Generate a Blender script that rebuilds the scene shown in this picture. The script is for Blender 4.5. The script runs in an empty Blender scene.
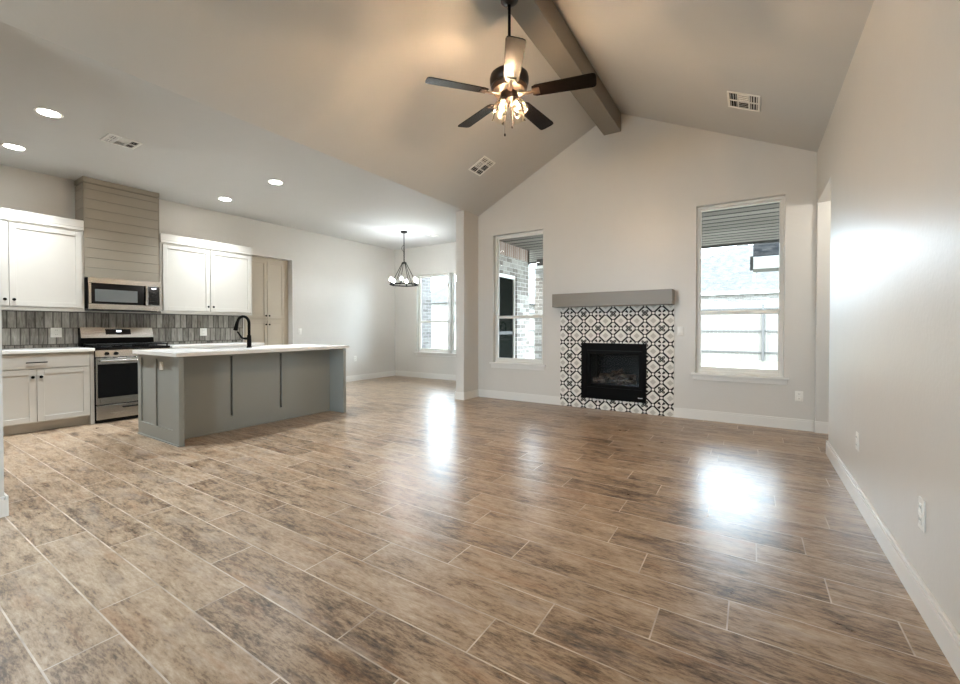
import bpy, bmesh, math, random
from mathutils import Vector, Matrix, Euler

SC = bpy.context.scene
COL = SC.collection
R = math.radians
PI = math.pi
rng = random.Random(7)

# ------------------------------------------------------------------ camera
cam_data = bpy.data.cameras.new('camera')
cam_data.sensor_width = 36.0
cam_data.lens = 423.65 / 960 * 36
cam_data.shift_y = -(342 - 333.035) / 960
cam_data.clip_start = 0.02
cam_data.clip_end = 300
cam = bpy.data.objects.new('camera', cam_data)
cam.location = (0, 0, 1.17)
cam.rotation_euler = (R(90 - 0.744), 0, R(32.638))
COL.objects.link(cam)
SC.camera = cam

# ------------------------------------------------------------------ world, sun, exposure
SKY = 4.8
SUN = 1.6
CAN = 73.0         # watts per recessed ceiling light
FAN_BULB = 42.0     # watts per fan bulb
CHAND_BULB = 14.0
world = bpy.data.worlds.new('world')
SC.world = world
world.use_nodes = True
bg = world.node_tree.nodes['Background']
bg.inputs[0].default_value = (0.72, 0.875, 1.0, 1)
bg.inputs[1].default_value = SKY
world.cycles.sampling_method = 'MANUAL'
world.cycles.sample_map_resolution = 64

sun_d = bpy.data.lights.new('sun', 'SUN')
sun_d.energy = SUN
sun_d.angle = R(1.0)
sun_d.color = (1.0, 0.95, 0.88)
sun = bpy.data.objects.new('sun', sun_d)
sun.rotation_euler = Euler((R(52), 0, R(-62)))   # from the kitchen side of the house, high
COL.objects.link(sun)

SC.view_settings.view_transform = 'Standard'
SC.view_settings.look = 'None'
SC.view_settings.gamma = 1.0
SC.view_settings.use_curve_mapping = False
SC.view_settings.exposure = 2.12
SC.cycles.use_denoising = True
SC.cycles.max_bounces = 10
SC.cycles.diffuse_bounces = 6
SC.cycles.glossy_bounces = 4
SC.cycles.transparent_max_bounces = 12
SC.cycles.sample_clamp_indirect = 6.0
SC.cycles.caustics_reflective = False
SC.cycles.caustics_refractive = False


def portal(x0, x1, y, z0, z1, face):
    """daylight portal in a window opening; face = +1 shines towards +y, -1 towards -y"""
    l = bpy.data.lights.new('daylight_portal', 'AREA')
    l.shape = 'RECTANGLE'
    l.size = x1 - x0
    l.size_y = z1 - z0
    l.cycles.is_portal = True
    o = bpy.data.objects.new('daylight_portal', l)
    o.location = ((x0 + x1) / 2, y, (z0 + z1) / 2)
    o.rotation_euler = (R(90) * face, 0, 0)
    COL.objects.link(o)


# ------------------------------------------------------------------ plan (metres; camera stands at 0,0)
XL, XP, XR = -7.304, -3.896, 0.605       # kitchen wall, vault fold / stub wall, right wall
YB, YD, YR = 6.033, 7.571, -1.8          # living back wall, dining back wall, rear wall
YP = 5.60                                # near end of the stub wall
ZC, ZW, ZR, XRIDGE = 3.049, 3.126, 4.186, -1.645
SL = (ZR - ZC) / (XRIDGE - XP)
SR = (ZR - ZW) / (XR - XRIDGE)

# ------------------------------------------------------------------ node helpers


class NT:
    """small expression builder over a material's node tree"""

    def __init__(self, name):
        self.mat = bpy.data.materials.new(name)
        self.mat.use_nodes = True
        self.t = self.mat.node_tree
        self.n = self.t.nodes
        self.bsdf = self.n['Principled BSDF']
        self.out = self.n['Material Output']

    def link(self, a, b):
        self.t.links.new(a, b)

    def setin(self, sock, v):
        if isinstance(v, bpy.types.NodeSocket):
            self.link(v, sock)
        else:
            sock.default_value = v

    def m(self, op, a, b=0.0, c=None):
        nd = self.n.new('ShaderNodeMath')
        nd.operation = op
        self.setin(nd.inputs[0], a)
        self.setin(nd.inputs[1], b)
        if c is not None:
            self.setin(nd.inputs[2], c)
        return nd.outputs[0]

    def pos(self):
        nd = self.n.new('ShaderNodeNewGeometry')
        s = self.n.new('ShaderNodeSeparateXYZ')
        self.link(nd.outputs['Position'], s.inputs[0])
        return s.outputs[0], s.outputs[1], s.outputs[2]

    def obj(self):
        nd = self.n.new('ShaderNodeTexCoord')
        s = self.n.new('ShaderNodeSeparateXYZ')
        self.link(nd.outputs['Object'], s.inputs[0])
        return s.outputs[0], s.outputs[1], s.outputs[2]

    def vec(self, x, y, z):
        nd = self.n.new('ShaderNodeCombineXYZ')
        for i, v in enumerate((x, y, z)):
            self.setin(nd.inputs[i], v)
        return nd.outputs[0]

    def noise(self, v, scale=1.0, detail=4.0, rough=0.55, dist=0.0):
        nd = self.n.new('ShaderNodeTexNoise')
        self.setin(nd.inputs['Vector'], v)
        nd.inputs['Scale'].default_value = scale
        nd.inputs['Detail'].default_value = detail
        nd.inputs['Roughness'].default_value = rough
        nd.inputs['Distortion'].default_value = dist
        return nd.outputs[0]

    def white(self, v):
        nd = self.n.new('ShaderNodeTexWhiteNoise')
        nd.noise_dimensions = '3D'
        self.setin(nd.inputs['Vector'], v)
        return nd.outputs[0]

    def ramp(self, fac, stops, interp='LINEAR'):
        nd = self.n.new('ShaderNodeValToRGB')
        cr = nd.color_ramp
        cr.interpolation = interp
        while len(cr.elements) > 1:
            cr.elements.remove(cr.elements[-1])
        for i, (p, c) in enumerate(stops):
            e = cr.elements[0] if i == 0 else cr.elements.new(p)
            e.position = p
            if not hasattr(c, '__len__'):
                c = (c, c, c)
            e.color = (c[0], c[1], c[2], 1)
        self.setin(nd.inputs[0], fac)
        return nd.outputs[0]

    def mix(self, fac, a, b, mode='MIX'):
        nd = self.n.new('ShaderNodeMix')
        nd.data_type = 'RGBA'
        nd.blend_type = mode
        self.setin(nd.inputs[0], fac)
        for s, v in ((nd.inputs[6], a), (nd.inputs[7], b)):
            if isinstance(v, tuple):
                v = (v[0], v[1], v[2], 1)
            self.setin(s, v)
        return nd.outputs[2]

    def bump(self, h, strength=0.2, dist=0.01):
        nd = self.n.new('ShaderNodeBump')
        nd.inputs['Strength'].default_value = strength
        nd.inputs['Distance'].default_value = dist
        self.link(h, nd.inputs['Height'])
        self.link(nd.outputs[0], self.bsdf.inputs['Normal'])

    def base(self, col, rough=0.5, metal=0.0, spec=0.5):
        if isinstance(col, tuple):
            col = (col[0], col[1], col[2], 1)
        self.setin(self.bsdf.inputs['Base Color'], col)
        self.setin(self.bsdf.inputs['Roughness'], rough)
        self.bsdf.inputs['Metallic'].default_value = metal
        self.bsdf.inputs['Specular IOR Level'].default_value = spec
        return self


def plain(name, col, rough=0.5, metal=0.0, spec=0.5, vary=0.04, scale=6.0):
    """simple painted / metal surface with a faint large-scale variation"""
    t = NT(name)
    x, y, z = t.obj()
    nz = t.noise(t.vec(x, y, z), scale, 3)
    k = t.m('MULTIPLY_ADD', nz, 2 * vary, 1 - vary)
    c = t.mix(1.0, col, t.vec(k, k, k), 'MULTIPLY')
    t.base(c, rough, metal, spec)
    return t.mat


def emit(name, col, s):
    t = NT(name)
    t.base(col, 0.4)
    t.bsdf.inputs['Emission Color'].default_value = (col[0], col[1], col[2], 1)
    t.bsdf.inputs['Emission Strength'].default_value = s
    return t.mat


M = {}


def paint(name, col, rough, spec, bump):
    t = NT(name)
    x, y, z = t.pos()
    v = t.vec(x, y, z)
    n1 = t.noise(v, 45, 3, 0.6)
    n2 = t.noise(v, 7, 2, 0.5)
    h = t.m('MULTIPLY_ADD', n2, 1.5, n1)
    t.bump(h, bump, 0.004)
    k = t.m('MULTIPLY_ADD', n2, 0.03, 0.985)
    t.base(t.mix(1.0, col, t.vec(k, k, k), 'MULTIPLY'), rough, 0, spec)
    return t.mat


M['wall'] = paint('wall_paint', (0.62, 0.602, 0.565), 0.38, 0.55, 0.25)
M['ceiling'] = paint('ceiling_paint', (0.56, 0.556, 0.54), 0.7, 0.25, 0.25)
M['trim'] = plain('trim_paint', (0.74, 0.73, 0.70), 0.35, 0, 0.5, 0.02)
M['cabinet'] = plain('cabinet_paint', (0.56, 0.54, 0.495), 0.38, 0, 0.5, 0.02)
M['pantry'] = plain('pantry_paint', (0.50, 0.44, 0.35), 0.42, 0, 0.5, 0.02)
M['sage'] = plain('island_paint', (0.285, 0.30, 0.28), 0.4, 0, 0.5, 0.02)
M['greige'] = plain('greige_paint', (0.30, 0.27, 0.22), 0.42, 0, 0.5, 0.03)
M['taupe'] = plain('taupe_paint', (0.205, 0.18, 0.145), 0.4, 0, 0.5, 0.03)
M['quartz'] = plain('white_quartz', (0.78, 0.77, 0.74), 0.14, 0, 0.5, 0.03, 14)
M['black'] = plain('black_metal', (0.005, 0.0048, 0.0045), 0.42, 0.0, 0.03)
M['black_gloss'] = plain('black_glass', (0.004, 0.004, 0.0045), 0.10, 0.0, 0.3)
M['cast_iron'] = plain('cast_iron', (0.008, 0.008, 0.008), 0.55, 0.0, 0.15)
M['bronze'] = plain('dark_bronze', (0.012, 0.007, 0.0045), 0.32, 0.0, 0.35)
M['plate'] = plain('white_plastic', (0.80, 0.79, 0.75), 0.3, 0, 0.5, 0.01)
M['slot'] = plain('dark_slot', (0.02, 0.02, 0.02), 0.6)
M['duct'] = plain('dark_duct', (0.02, 0.018, 0.016), 0.8)
M['vinyl'] = plain('white_vinyl', (0.80, 0.79, 0.75), 0.3, 0, 0.5, 0.01)
M['concrete'] = plain('concrete', (0.30, 0.29, 0.27), 0.85, 0, 0.3, 0.15, 1.5)
M['fascia'] = plain('white_fascia', (0.80, 0.78, 0.74), 0.5)
M['iron'] = plain('fence_iron', (0.06, 0.055, 0.05), 0.5)
M['porch_pane'] = plain('dark_door_glass', (0.012, 0.014, 0.012), 0.15, 0, 0.0)
M['drawn_line'] = plain('grey_glass_window', (0.13, 0.14, 0.14), 0.15)


def steel_mat():
    t = NT('stainless_steel')
    x, y, z = t.obj()
    n = t.noise(t.vec(t.m('MULTIPLY', x, 3), t.m('MULTIPLY', y, 3), t.m('MULTIPLY', z, 400)), 1, 2)
    t.base((0.48, 0.47, 0.45), t.m('MULTIPLY_ADD', n, 0.05, 0.24), 1.0)
    return t.mat


M['steel'] = steel_mat()


def floor_mat():
    t = NT('wood_plank_tile')
    x, y, z = t.pos()
    W, L = 0.212, 0.945
    ry = t.m('DIVIDE', t.m('SUBTRACT', y, 0.185 - 9 * W), W)
    row = t.m('FLOOR', ry)
    fy = t.m('FRACT', ry)
    known = {1: .81, 2: .57, 3: .91, 5: .088, 6: .2515, 7: .63, 8: .873, 9: .5, 10: .295, 11: .03, 12: .245, 13: .723, 14: .392}
    r2 = random.Random(3)
    offs = [known.get(k, r2.random() * L) / L for k in range(0, 30)]
    # rows 0..29 are rows k+9 of the shifted count
    nd_r = t.m('DIVIDE', t.m('SUBTRACT', row, 9 - 0.5), 30.0)
    off = t.ramp(nd_r, [(k / 30.0, offs[k]) for k in range(30)], 'CONSTANT')
    off = t.m('ADD', off, 0.0)
    # outside the listed rows a hash of the row takes over
    wn = t.white(t.vec(row, 3.1, 7.7))
    inside = t.m('MULTIPLY', t.m('GREATER_THAN', nd_r, 0.0), t.m('LESS_THAN', nd_r, 1.0))
    off = t.m('ADD', t.m('MULTIPLY', off, inside), t.m('MULTIPLY', wn, t.m('SUBTRACT', 1.0, inside)))
    px = t.m('SUBTRACT', t.m('DIVIDE', x, L), off)
    pl = t.m('FLOOR', px)
    fx = t.m('FRACT', px)
    rnd = t.white(t.vec(row, pl, 1.7))
    rnd2 = t.white(t.vec(row, pl, 9.3))
    # distance to the plank's edges in metres
    ey = t.m('MULTIPLY', t.m('MINIMUM', fy, t.m('SUBTRACT', 1.0, fy)), W)
    ex = t.m('MULTIPLY', t.m('MINIMUM', fx, t.m('SUBTRACT', 1.0, fx)), L)
    e = t.m('MINIMUM', ex, ey)
    grout = t.m('LESS_THAN', e, 0.0030)
    # grain along x
    sx = t.m('ADD', t.m('MULTIPLY', x, 1.0), t.m('MULTIPLY', rnd, 37.0))
    sz = t.m('MULTIPLY', rnd2, 21.0)
    streak = t.noise(t.vec(t.m('MULTIPLY', sx, 3.6), t.m('MULTIPLY', y, 17.0), sz), 1.0, 9, 0.74, 0.5)
    fine = t.noise(t.vec(t.m('MULTIPLY', sx, 22.0), t.m('MULTIPLY', y, 95.0), sz), 1.0, 4, 0.75, 0.2)
    blot = t.noise(t.vec(t.m('MULTIPLY', sx, 4.2), t.m('MULTIPLY', y, 8.5), sz), 1.0, 9, 0.76, 0.2)
    f = t.m('ADD', t.m('MULTIPLY', streak, 0.44), t.m('MULTIPLY', fine, 0.34))
    f = t.m('ADD', f, t.m('MULTIPLY', blot, 0.32))
    f = t.m('ADD', f, t.m('MULTIPLY_ADD', rnd, 0.06, -0.07))
    c = t.ramp(f, [(0.37, (0.034, 0.023, 0.016)), (0.43, (0.105, 0.068, 0.043)), (0.478, (0.225, 0.152, 0.095)),
                   (0.52, (0.325, 0.232, 0.152)), (0.58, (0.41, 0.312, 0.220)), (0.68, (0.52, 0.43, 0.335))])
    rust = t.noise(t.vec(t.m('MULTIPLY', sx, 1.7), t.m('MULTIPLY', y, 12.0), t.m('ADD', sz, 5.0)), 1.0, 4, 0.6)
    c = t.mix(t.ramp(rust, [(0.56, 0.0), (0.70, 0.38)]), c, (0.33, 0.17, 0.085))
    grey = t.noise(t.vec(t.m('MULTIPLY', sx, 2.2), t.m('MULTIPLY', y, 9.0), t.m('ADD', sz, 11.0)), 1.0, 5, 0.65)
    c = t.mix(t.ramp(grey, [(0.54, 0.0), (0.70, 0.45)]), c, (0.30, 0.255, 0.225))
    gn = t.noise(t.vec(x, y, z), 5.0, 2)
    gcol = t.ramp(gn, [(0.3, (0.30, 0.24, 0.19)), (0.6, (0.60, 0.52, 0.44))])
    # only butt joints show the pale grout, the long joints are tight and darker
    long_j = t.m('LESS_THAN', ey, 0.0022)
    c = t.mix(grout, c, gcol)
    t.base(c, t.m('MULTIPLY_ADD', blot, 0.16, 0.22), 0, 0.5)
    h = t.m('ADD', t.m('MULTIPLY', streak, 0.35), t.m('MULTIPLY', t.m('MINIMUM', e, 0.005), 120.0))
    t.bump(h, 0.22, 0.0025)
    return t.mat


def brick_mat(name, c1, c2, mortar, soldier=None):
    t = NT(name)
    x, y, z = t.pos()
    u = t.m('ADD', x, y)
    bw, bh = 0.225, 0.082
    rz = t.m('DIVIDE', z, bh)
    row = t.m('FLOOR', rz)
    fz = t.m('FRACT', rz)
    ux = t.m('ADD', t.m('DIVIDE', u, bw), t.m('MULTIPLY', t.m('MODULO', row, 2.0), 0.5))
    colm = t.m('FLOOR', ux)
    fu = t.m('FRACT', ux)
    if soldier is not None:
        sel = t.m('GREATER_THAN', z, soldier)
        su = t.m('DIVIDE', u, bh)
        inv = t.m('SUBTRACT', 1.0, sel)
        colm = t.m('ADD', t.m('MULTIPLY', colm, inv), t.m('MULTIPLY', t.m('FLOOR', su), sel))
        row = t.m('MULTIPLY', row, inv)
        du = t.m('MULTIPLY', t.m('MINIMUM', fu, t.m('SUBTRACT', 1.0, fu)), bw)
        dz = t.m('MULTIPLY', t.m('MINIMUM', fz, t.m('SUBTRACT', 1.0, fz)), bh)
        d1 = t.m('MINIMUM', du, dz)
        fs = t.m('FRACT', su)
        d2 = t.m('MINIMUM', t.m('MULTIPLY', t.m('MINIMUM', fs, t.m('SUBTRACT', 1.0, fs)), bh), t.m('SUBTRACT', z, soldier))
        d = t.m('ADD', t.m('MULTIPLY', d1, inv), t.m('MULTIPLY', d2, sel))
    else:
        du = t.m('MULTIPLY', t.m('MINIMUM', fu, t.m('SUBTRACT', 1.0, fu)), bw)
        dz = t.m('MULTIPLY', t.m('MINIMUM', fz, t.m('SUBTRACT', 1.0, fz)), bh)
        d = t.m('MINIMUM', du, dz)
    rnd = t.white(t.vec(colm, row, 2.2))
    n = t.noise(t.vec(x, y, z), 14, 5, 0.65)
    k = t.m('ADD', t.m('MULTIPLY', rnd, 0.7), t.m('MULTIPLY', t.m('SUBTRACT', n, 0.5), 0.8))
    c = t.ramp(k, [(0.1, c1), (0.6, c2), (0.95, tuple(min(1, v * 1.25) for v in c2))])
    if soldier is not None:
        c = t.mix(t.m('MULTIPLY', sel, 0.55), c, (0.42, 0.24, 0.17))
    c = t.mix(t.m('LESS_THAN', d, 0.0065), c, mortar)
    t.base(c, 0.85, 0, 0.3)
    t.bump(t.m('MINIMUM', d, 0.012), 0.8, 0.6)
    return t.mat


def backsplash_mat():
    t = NT('backsplash_tile')
    x, y, z = t.pos()
    w, h = 0.0775, 0.203
    rz = t.m('DIVIDE', t.m('SUBTRACT', z, 1.163 - 2 * h), h)
    row = t.m('FLOOR', rz)
    fz = t.m('FRACT', rz)
    uy = t.m('ADD', t.m('DIVIDE', y, w), t.m('MULTIPLY', row, 0.37))
    cl = t.m('FLOOR', uy)
    fu = t.m('FRACT', uy)
    d = t.m('MINIMUM', t.m('MULTIPLY', t.m('MINIMUM', fu, t.m('SUBTRACT', 1.0, fu)), w),
            t.m('MULTIPLY', t.m('MINIMUM', fz, t.m('SUBTRACT', 1.0, fz)), h))
    rnd = t.white(t.vec(cl, row, 4.4))
    n = t.noise(t.vec(t.m('MULTIPLY', y, 55.0), t.m('MULTIPLY', z, 7.0), t.m('MULTIPLY', rnd, 30.0)), 1, 4, 0.6, 0.6)
    edge = t.m('MINIMUM', t.m('DIVIDE', d, 0.012), 1.0)
    k = t.m('ADD', t.m('MULTIPLY', rnd, 0.32), t.m('MULTIPLY_ADD', n, 0.75, -0.05))
    c = t.ramp(k, [(0.22, (0.085, 0.078, 0.068)), (0.45, (0.23, 0.218, 0.195)), (0.68, (0.38, 0.365, 0.33)), (0.9, (0.52, 0.51, 0.475))])
    c = t.mix(t.m('MULTIPLY_ADD', edge, -0.55, 0.55), c, (0.05, 0.045, 0.04))
    c = t.mix(t.m('LESS_THAN', d, 0.0022), c, (0.035, 0.032, 0.028))
    t.base(c, 0.18, 0, 0.5)
    t.bump(t.m('ADD', t.m('MINIMUM', d, 0.006), t.m('MULTIPLY', n, 0.002)), 0.5, 0.4)
    return t.mat


def pattern_mat():
    """black, white and grey geometric cement tile"""
    t = NT('patterned_tile')
    x, y, z = t.pos()
    u = t.m('DIVIDE', t.m('ADD', x, 2.377), 0.2122)
    v = t.m('DIVIDE', t.m('SUBTRACT', z, 1.364), 0.2050)
    a = t.m('ADD', u, v)
    b = t.m('SUBTRACT', u, v)
    fa, fb = t.m('FRACT', a), t.m('FRACT', b)
    ia, ib = t.m('FLOOR', a), t.m('FLOOR', b)
    da = t.m('MINIMUM', fa, t.m('SUBTRACT', 1.0, fa))
    db = t.m('MINIMUM', fb, t.m('SUBTRACT', 1.0, fb))
    corner = t.m('SQRT', t.m('ADD', t.m('POWER', da, 2.0), t.m('POWER', db, 2.0)))
    line = t.m('LESS_THAN', t.m('MINIMUM', da, db), 0.074)
    disc = t.m('LESS_THAN', corner, 0.185)
    hole = t.m('LESS_THAN', corner, 0.115)
    typ = t.m('MODULO', t.m('ABSOLUTE', t.m('ADD', ia, ib)), 2.0)          # 0 flower, 1 diamond
    alt = t.m('MODULO', t.m('ABSOLUTE', ia), 2.0)
    ca = t.m('ABSOLUTE', t.m('SUBTRACT', fa, 0.5))
    cb = t.m('ABSOLUTE', t.m('SUBTRACT', fb, 0.5))
    # inner grey diamond
    inner = t.m('LESS_THAN', t.m('MAXIMUM', ca, cb), 0.19)
    # flower A: thin black arms along both grout diagonals, flower B: four grey petals outlined black
    mn, mx = t.m('MINIMUM', ca, cb), t.m('MAXIMUM', ca, cb)
    arm = t.m('MULTIPLY', t.m('LESS_THAN', mn, t.m('MULTIPLY_ADD', mx, 0.26, 0.022)),
              t.m('MULTIPLY', t.m('GREATER_THAN', mx, 0.10), t.m('LESS_THAN', mx, 0.38)))
    core = t.m('LESS_THAN', mx, 0.05)
    pr = t.m('ADD', t.m('POWER', t.m('DIVIDE', t.m('SUBTRACT', mx, 0.205), 0.175), 2.0), t.m('POWER', t.m('DIVIDE', mn, 0.12), 2.0))
    petal = t.m('LESS_THAN', pr, 1.0)
    petal_in = t.m('LESS_THAN', pr, 0.28)
    white, black, grey = (0.76, 0.75, 0.71), (0.004, 0.004, 0.0045), (0.52, 0.51, 0.475)
    c_d = t.mix(inner, white, grey)
    c_a = t.mix(arm, white, (0.006, 0.006, 0.006))
    c_a = t.mix(core, c_a, grey)
    c_b = t.mix(petal, white, (0.006, 0.006, 0.006))
    c_b = t.mix(petal_in, c_b, (0.22, 0.21, 0.19))
    c_f = t.mix(alt, c_a, c_b)
    c = t.mix(typ, c_f, c_d)
    c = t.mix(line, c, black)
    c = t.mix(disc, c, black)
    c = t.mix(hole, c, white)
    t.base(c, 0.4, 0, 0.08)
    return t.mat


def plank_ceiling_mat():
    t = NT('stained_porch_boards')
    x, y, z = t.pos()
    r = t.m('DIVIDE', y, 0.24)
    row = t.m('FLOOR', r)
    f = t.m('FRACT', r)
    d = t.m('MULTIPLY', t.m('MINIMUM', f, t.m('SUBTRACT', 1.0, f)), 0.24)
    rnd = t.white(t.vec(row, 1.0, 2.0))
    n = t.noise(t.vec(t.m('MULTIPLY', x, 1.5), t.m('MULTIPLY', y, 40.0), rnd), 1, 5)
    k = t.m('ADD', t.m('MULTIPLY', n, 0.7), t.m('MULTIPLY', rnd, 0.25))
    c = t.ramp(k, [(0.3, (0.16, 0.142, 0.126)), (0.6, (0.27, 0.245, 0.222)), (0.8, (0.37, 0.345, 0.32))])
    c = t.mix(t.m('LESS_THAN', d, 0.028), c, (0.006, 0.005, 0.004))
    t.base(c, 0.6, 0, 0.08)
    return t.mat


def shingle_mat(name, c1, c2):
    t = NT(name)
    x, y, z = t.pos()
    r = t.m('DIVIDE', z, 0.06)
    row = t.m('FLOOR', r)
    rnd = t.white(t.vec(t.m('FLOOR', t.m('MULTIPLY', t.m('ADD', x, t.m('MULTIPLY', row, 0.11)), 6.0)), row, t.m('FLOOR', y)))
    n = t.noise(t.vec(x, y, z), 30, 4)
    c = t.ramp(t.m('ADD', t.m('MULTIPLY', rnd, 0.5), t.m('MULTIPLY', n, 0.5)), [(0.25, c1), (0.75, c2)])
    t.base(c, 0.95, 0, 0.02)
    return t.mat


def glass_mat(name='window_glass', ior=1.35):
    t = NT(name)
    t.n.remove(t.bsdf)
    tr = t.n.new('ShaderNodeBsdfTransparent')
    tr.inputs[0].default_value = (0.96, 0.97, 0.97, 1)
    gl = t.n.new('ShaderNodeBsdfGlossy')
    gl.inputs['Roughness'].default_value = 0.0
    fr = t.n.new('ShaderNodeFresnel')
    fr.inputs[0].default_value = ior
    mx = t.n.new('ShaderNodeMixShader')
    t.link(fr.outputs[0], mx.inputs[0])
    t.link(tr.outputs[0], mx.inputs[1])
    t.link(gl.outputs[0], mx.inputs[2])
    t.link(mx.outputs[0], t.out.inputs[0])
    return t.mat


def shade_glass_mat():
    """clear rippled lamp glass"""
    t = NT('rippled_lamp_glass')
    t.n.remove(t.bsdf)
    x, y, z = t.obj()
    tr = t.n.new('ShaderNodeBsdfTransparent')
    tr.inputs[0].default_value = (1.0, 0.97, 0.92, 1)
    tl = t.n.new('ShaderNodeBsdfTranslucent')
    tl.inputs[0].default_value = (1.0, 0.93, 0.82, 1)
    gl = t.n.new('ShaderNodeBsdfGlossy')
    gl.inputs['Roughness'].default_value = 0.25
    gl.inputs['Color'].default_value = (0.10, 0.094, 0.084, 1)
    n = t.noise(t.vec(x, y, z), 38, 1)
    bp = t.n.new('ShaderNodeBump')
    bp.inputs['Strength'].default_value = 0.6
    bp.inputs['Distance'].default_value = 0.01
    t.link(n, bp.inputs['Height'])
    t.link(bp.outputs[0], gl.inputs['Normal'])
    fr = t.n.new('ShaderNodeFresnel')
    fr.inputs[0].default_value = 1.32
    m1 = t.n.new('ShaderNodeMixShader')
    lw = t.n.new('ShaderNodeLayerWeight')
    lw.inputs[0].default_value = 0.35
    t.link(t.m('ADD', t.m('MULTIPLY', n, 0.0008), t.m('MULTIPLY', lw.outputs['Facing'], 0.0016)), m1.inputs[0])
    t.link(tr.outputs[0], m1.inputs[1])
    t.link(tl.outputs[0], m1.inputs[2])
    m2 = t.n.new('ShaderNodeMixShader')
    t.link(fr.outputs[0], m2.inputs[0])
    t.link(m1.outputs[0], m2.inputs[1])
    t.link(gl.outputs[0], m2.inputs[2])
    t.link(m2.outputs[0], t.out.inputs[0])
    return t.mat


def blade_mat():
    t = NT('walnut_blade')
    x, y, z = t.obj()
    n = t.noise(t.vec(t.m('MULTIPLY', x, 25), t.m('MULTIPLY', y, 25), t.m('MULTIPLY', z, 4)), 1, 4)
    c = t.ramp(n, [(0.3, (0.0012, 0.0008, 0.0006)), (0.7, (0.0035, 0.002, 0.0014))])
    t.base(c, 0.24, 0, 0.22)
    return t.mat


def log_mat():
    t = NT('ceramic_log')
    x, y, z = t.obj()
    n = t.noise(t.vec(x, y, z), 18, 6, 0.7)
    t.base(t.ramp(n, [(0.4, (0.012, 0.009, 0.007)), (0.6, (0.07, 0.05, 0.033)), (0.78, (0.22, 0.17, 0.12))]), 0.9, 0, 0.2)
    t.bump(n, 0.8, 0.03)
    return t.mat


def grass_mat():
    t = NT('dry_lawn')
    x, y, z = t.pos()
    n = t.noise(t.vec(x, y, z), 3, 6, 0.7)
    t.base(t.ramp(n, [(0.3, (0.10, 0.095, 0.07)), (0.7, (0.16, 0.15, 0.115))]), 0.95, 0, 0.1)
    return t.mat


M['floor'] = floor_mat()
M['brick'] = brick_mat('whitewashed_brick', (0.24, 0.21, 0.185), (0.50, 0.47, 0.43), (0.62, 0.60, 0.56), 2.48)
M['brick_pale'] = brick_mat('pale_brick', (0.20, 0.18, 0.16), (0.34, 0.32, 0.295), (0.40, 0.385, 0.36))
M['brick_darkened'] = brick_mat('darkened_brick', (0.07, 0.062, 0.056), (0.14, 0.128, 0.118), (0.22, 0.21, 0.20))  # whitewashed pier brick, colour darkened in place of shade from a roof
M['backsplash'] = backsplash_mat()
M['pattern'] = pattern_mat()
M['porch'] = plank_ceiling_mat()
M['shingle_dark'] = shingle_mat('dark_shingles', (0.003, 0.003, 0.0035), (0.016, 0.015, 0.014))
M['shingle_pale'] = shingle_mat('pale_shingles', (0.085, 0.082, 0.08), (0.13, 0.127, 0.122))
M['cedar'] = plain('cedar_boards', (0.17, 0.155, 0.135), 0.85, 0, 0.2, 0.15, 3)
M['glass'] = glass_mat()
M['fire_glass'] = glass_mat('fireplace_glass', 1.18)
M['lamp_glass'] = shade_glass_mat()
M['blade'] = blade_mat()
M['log'] = log_mat()
M['lawn'] = grass_mat()
M['can_lens'] = emit('lit_lens', (1.0, 0.97, 0.92), 14.0)
M['bulb'] = emit('lit_bulb', (1.0, 0.82, 0.58), 3.0)
M['bulb_white'] = emit('lit_candle_bulb', (1.0, 0.95, 0.88), 22.0)
M['display'] = emit('lit_display', (0.85, 0.92, 1.0), 1.2)

# ------------------------------------------------------------------ mesh helpers


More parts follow.
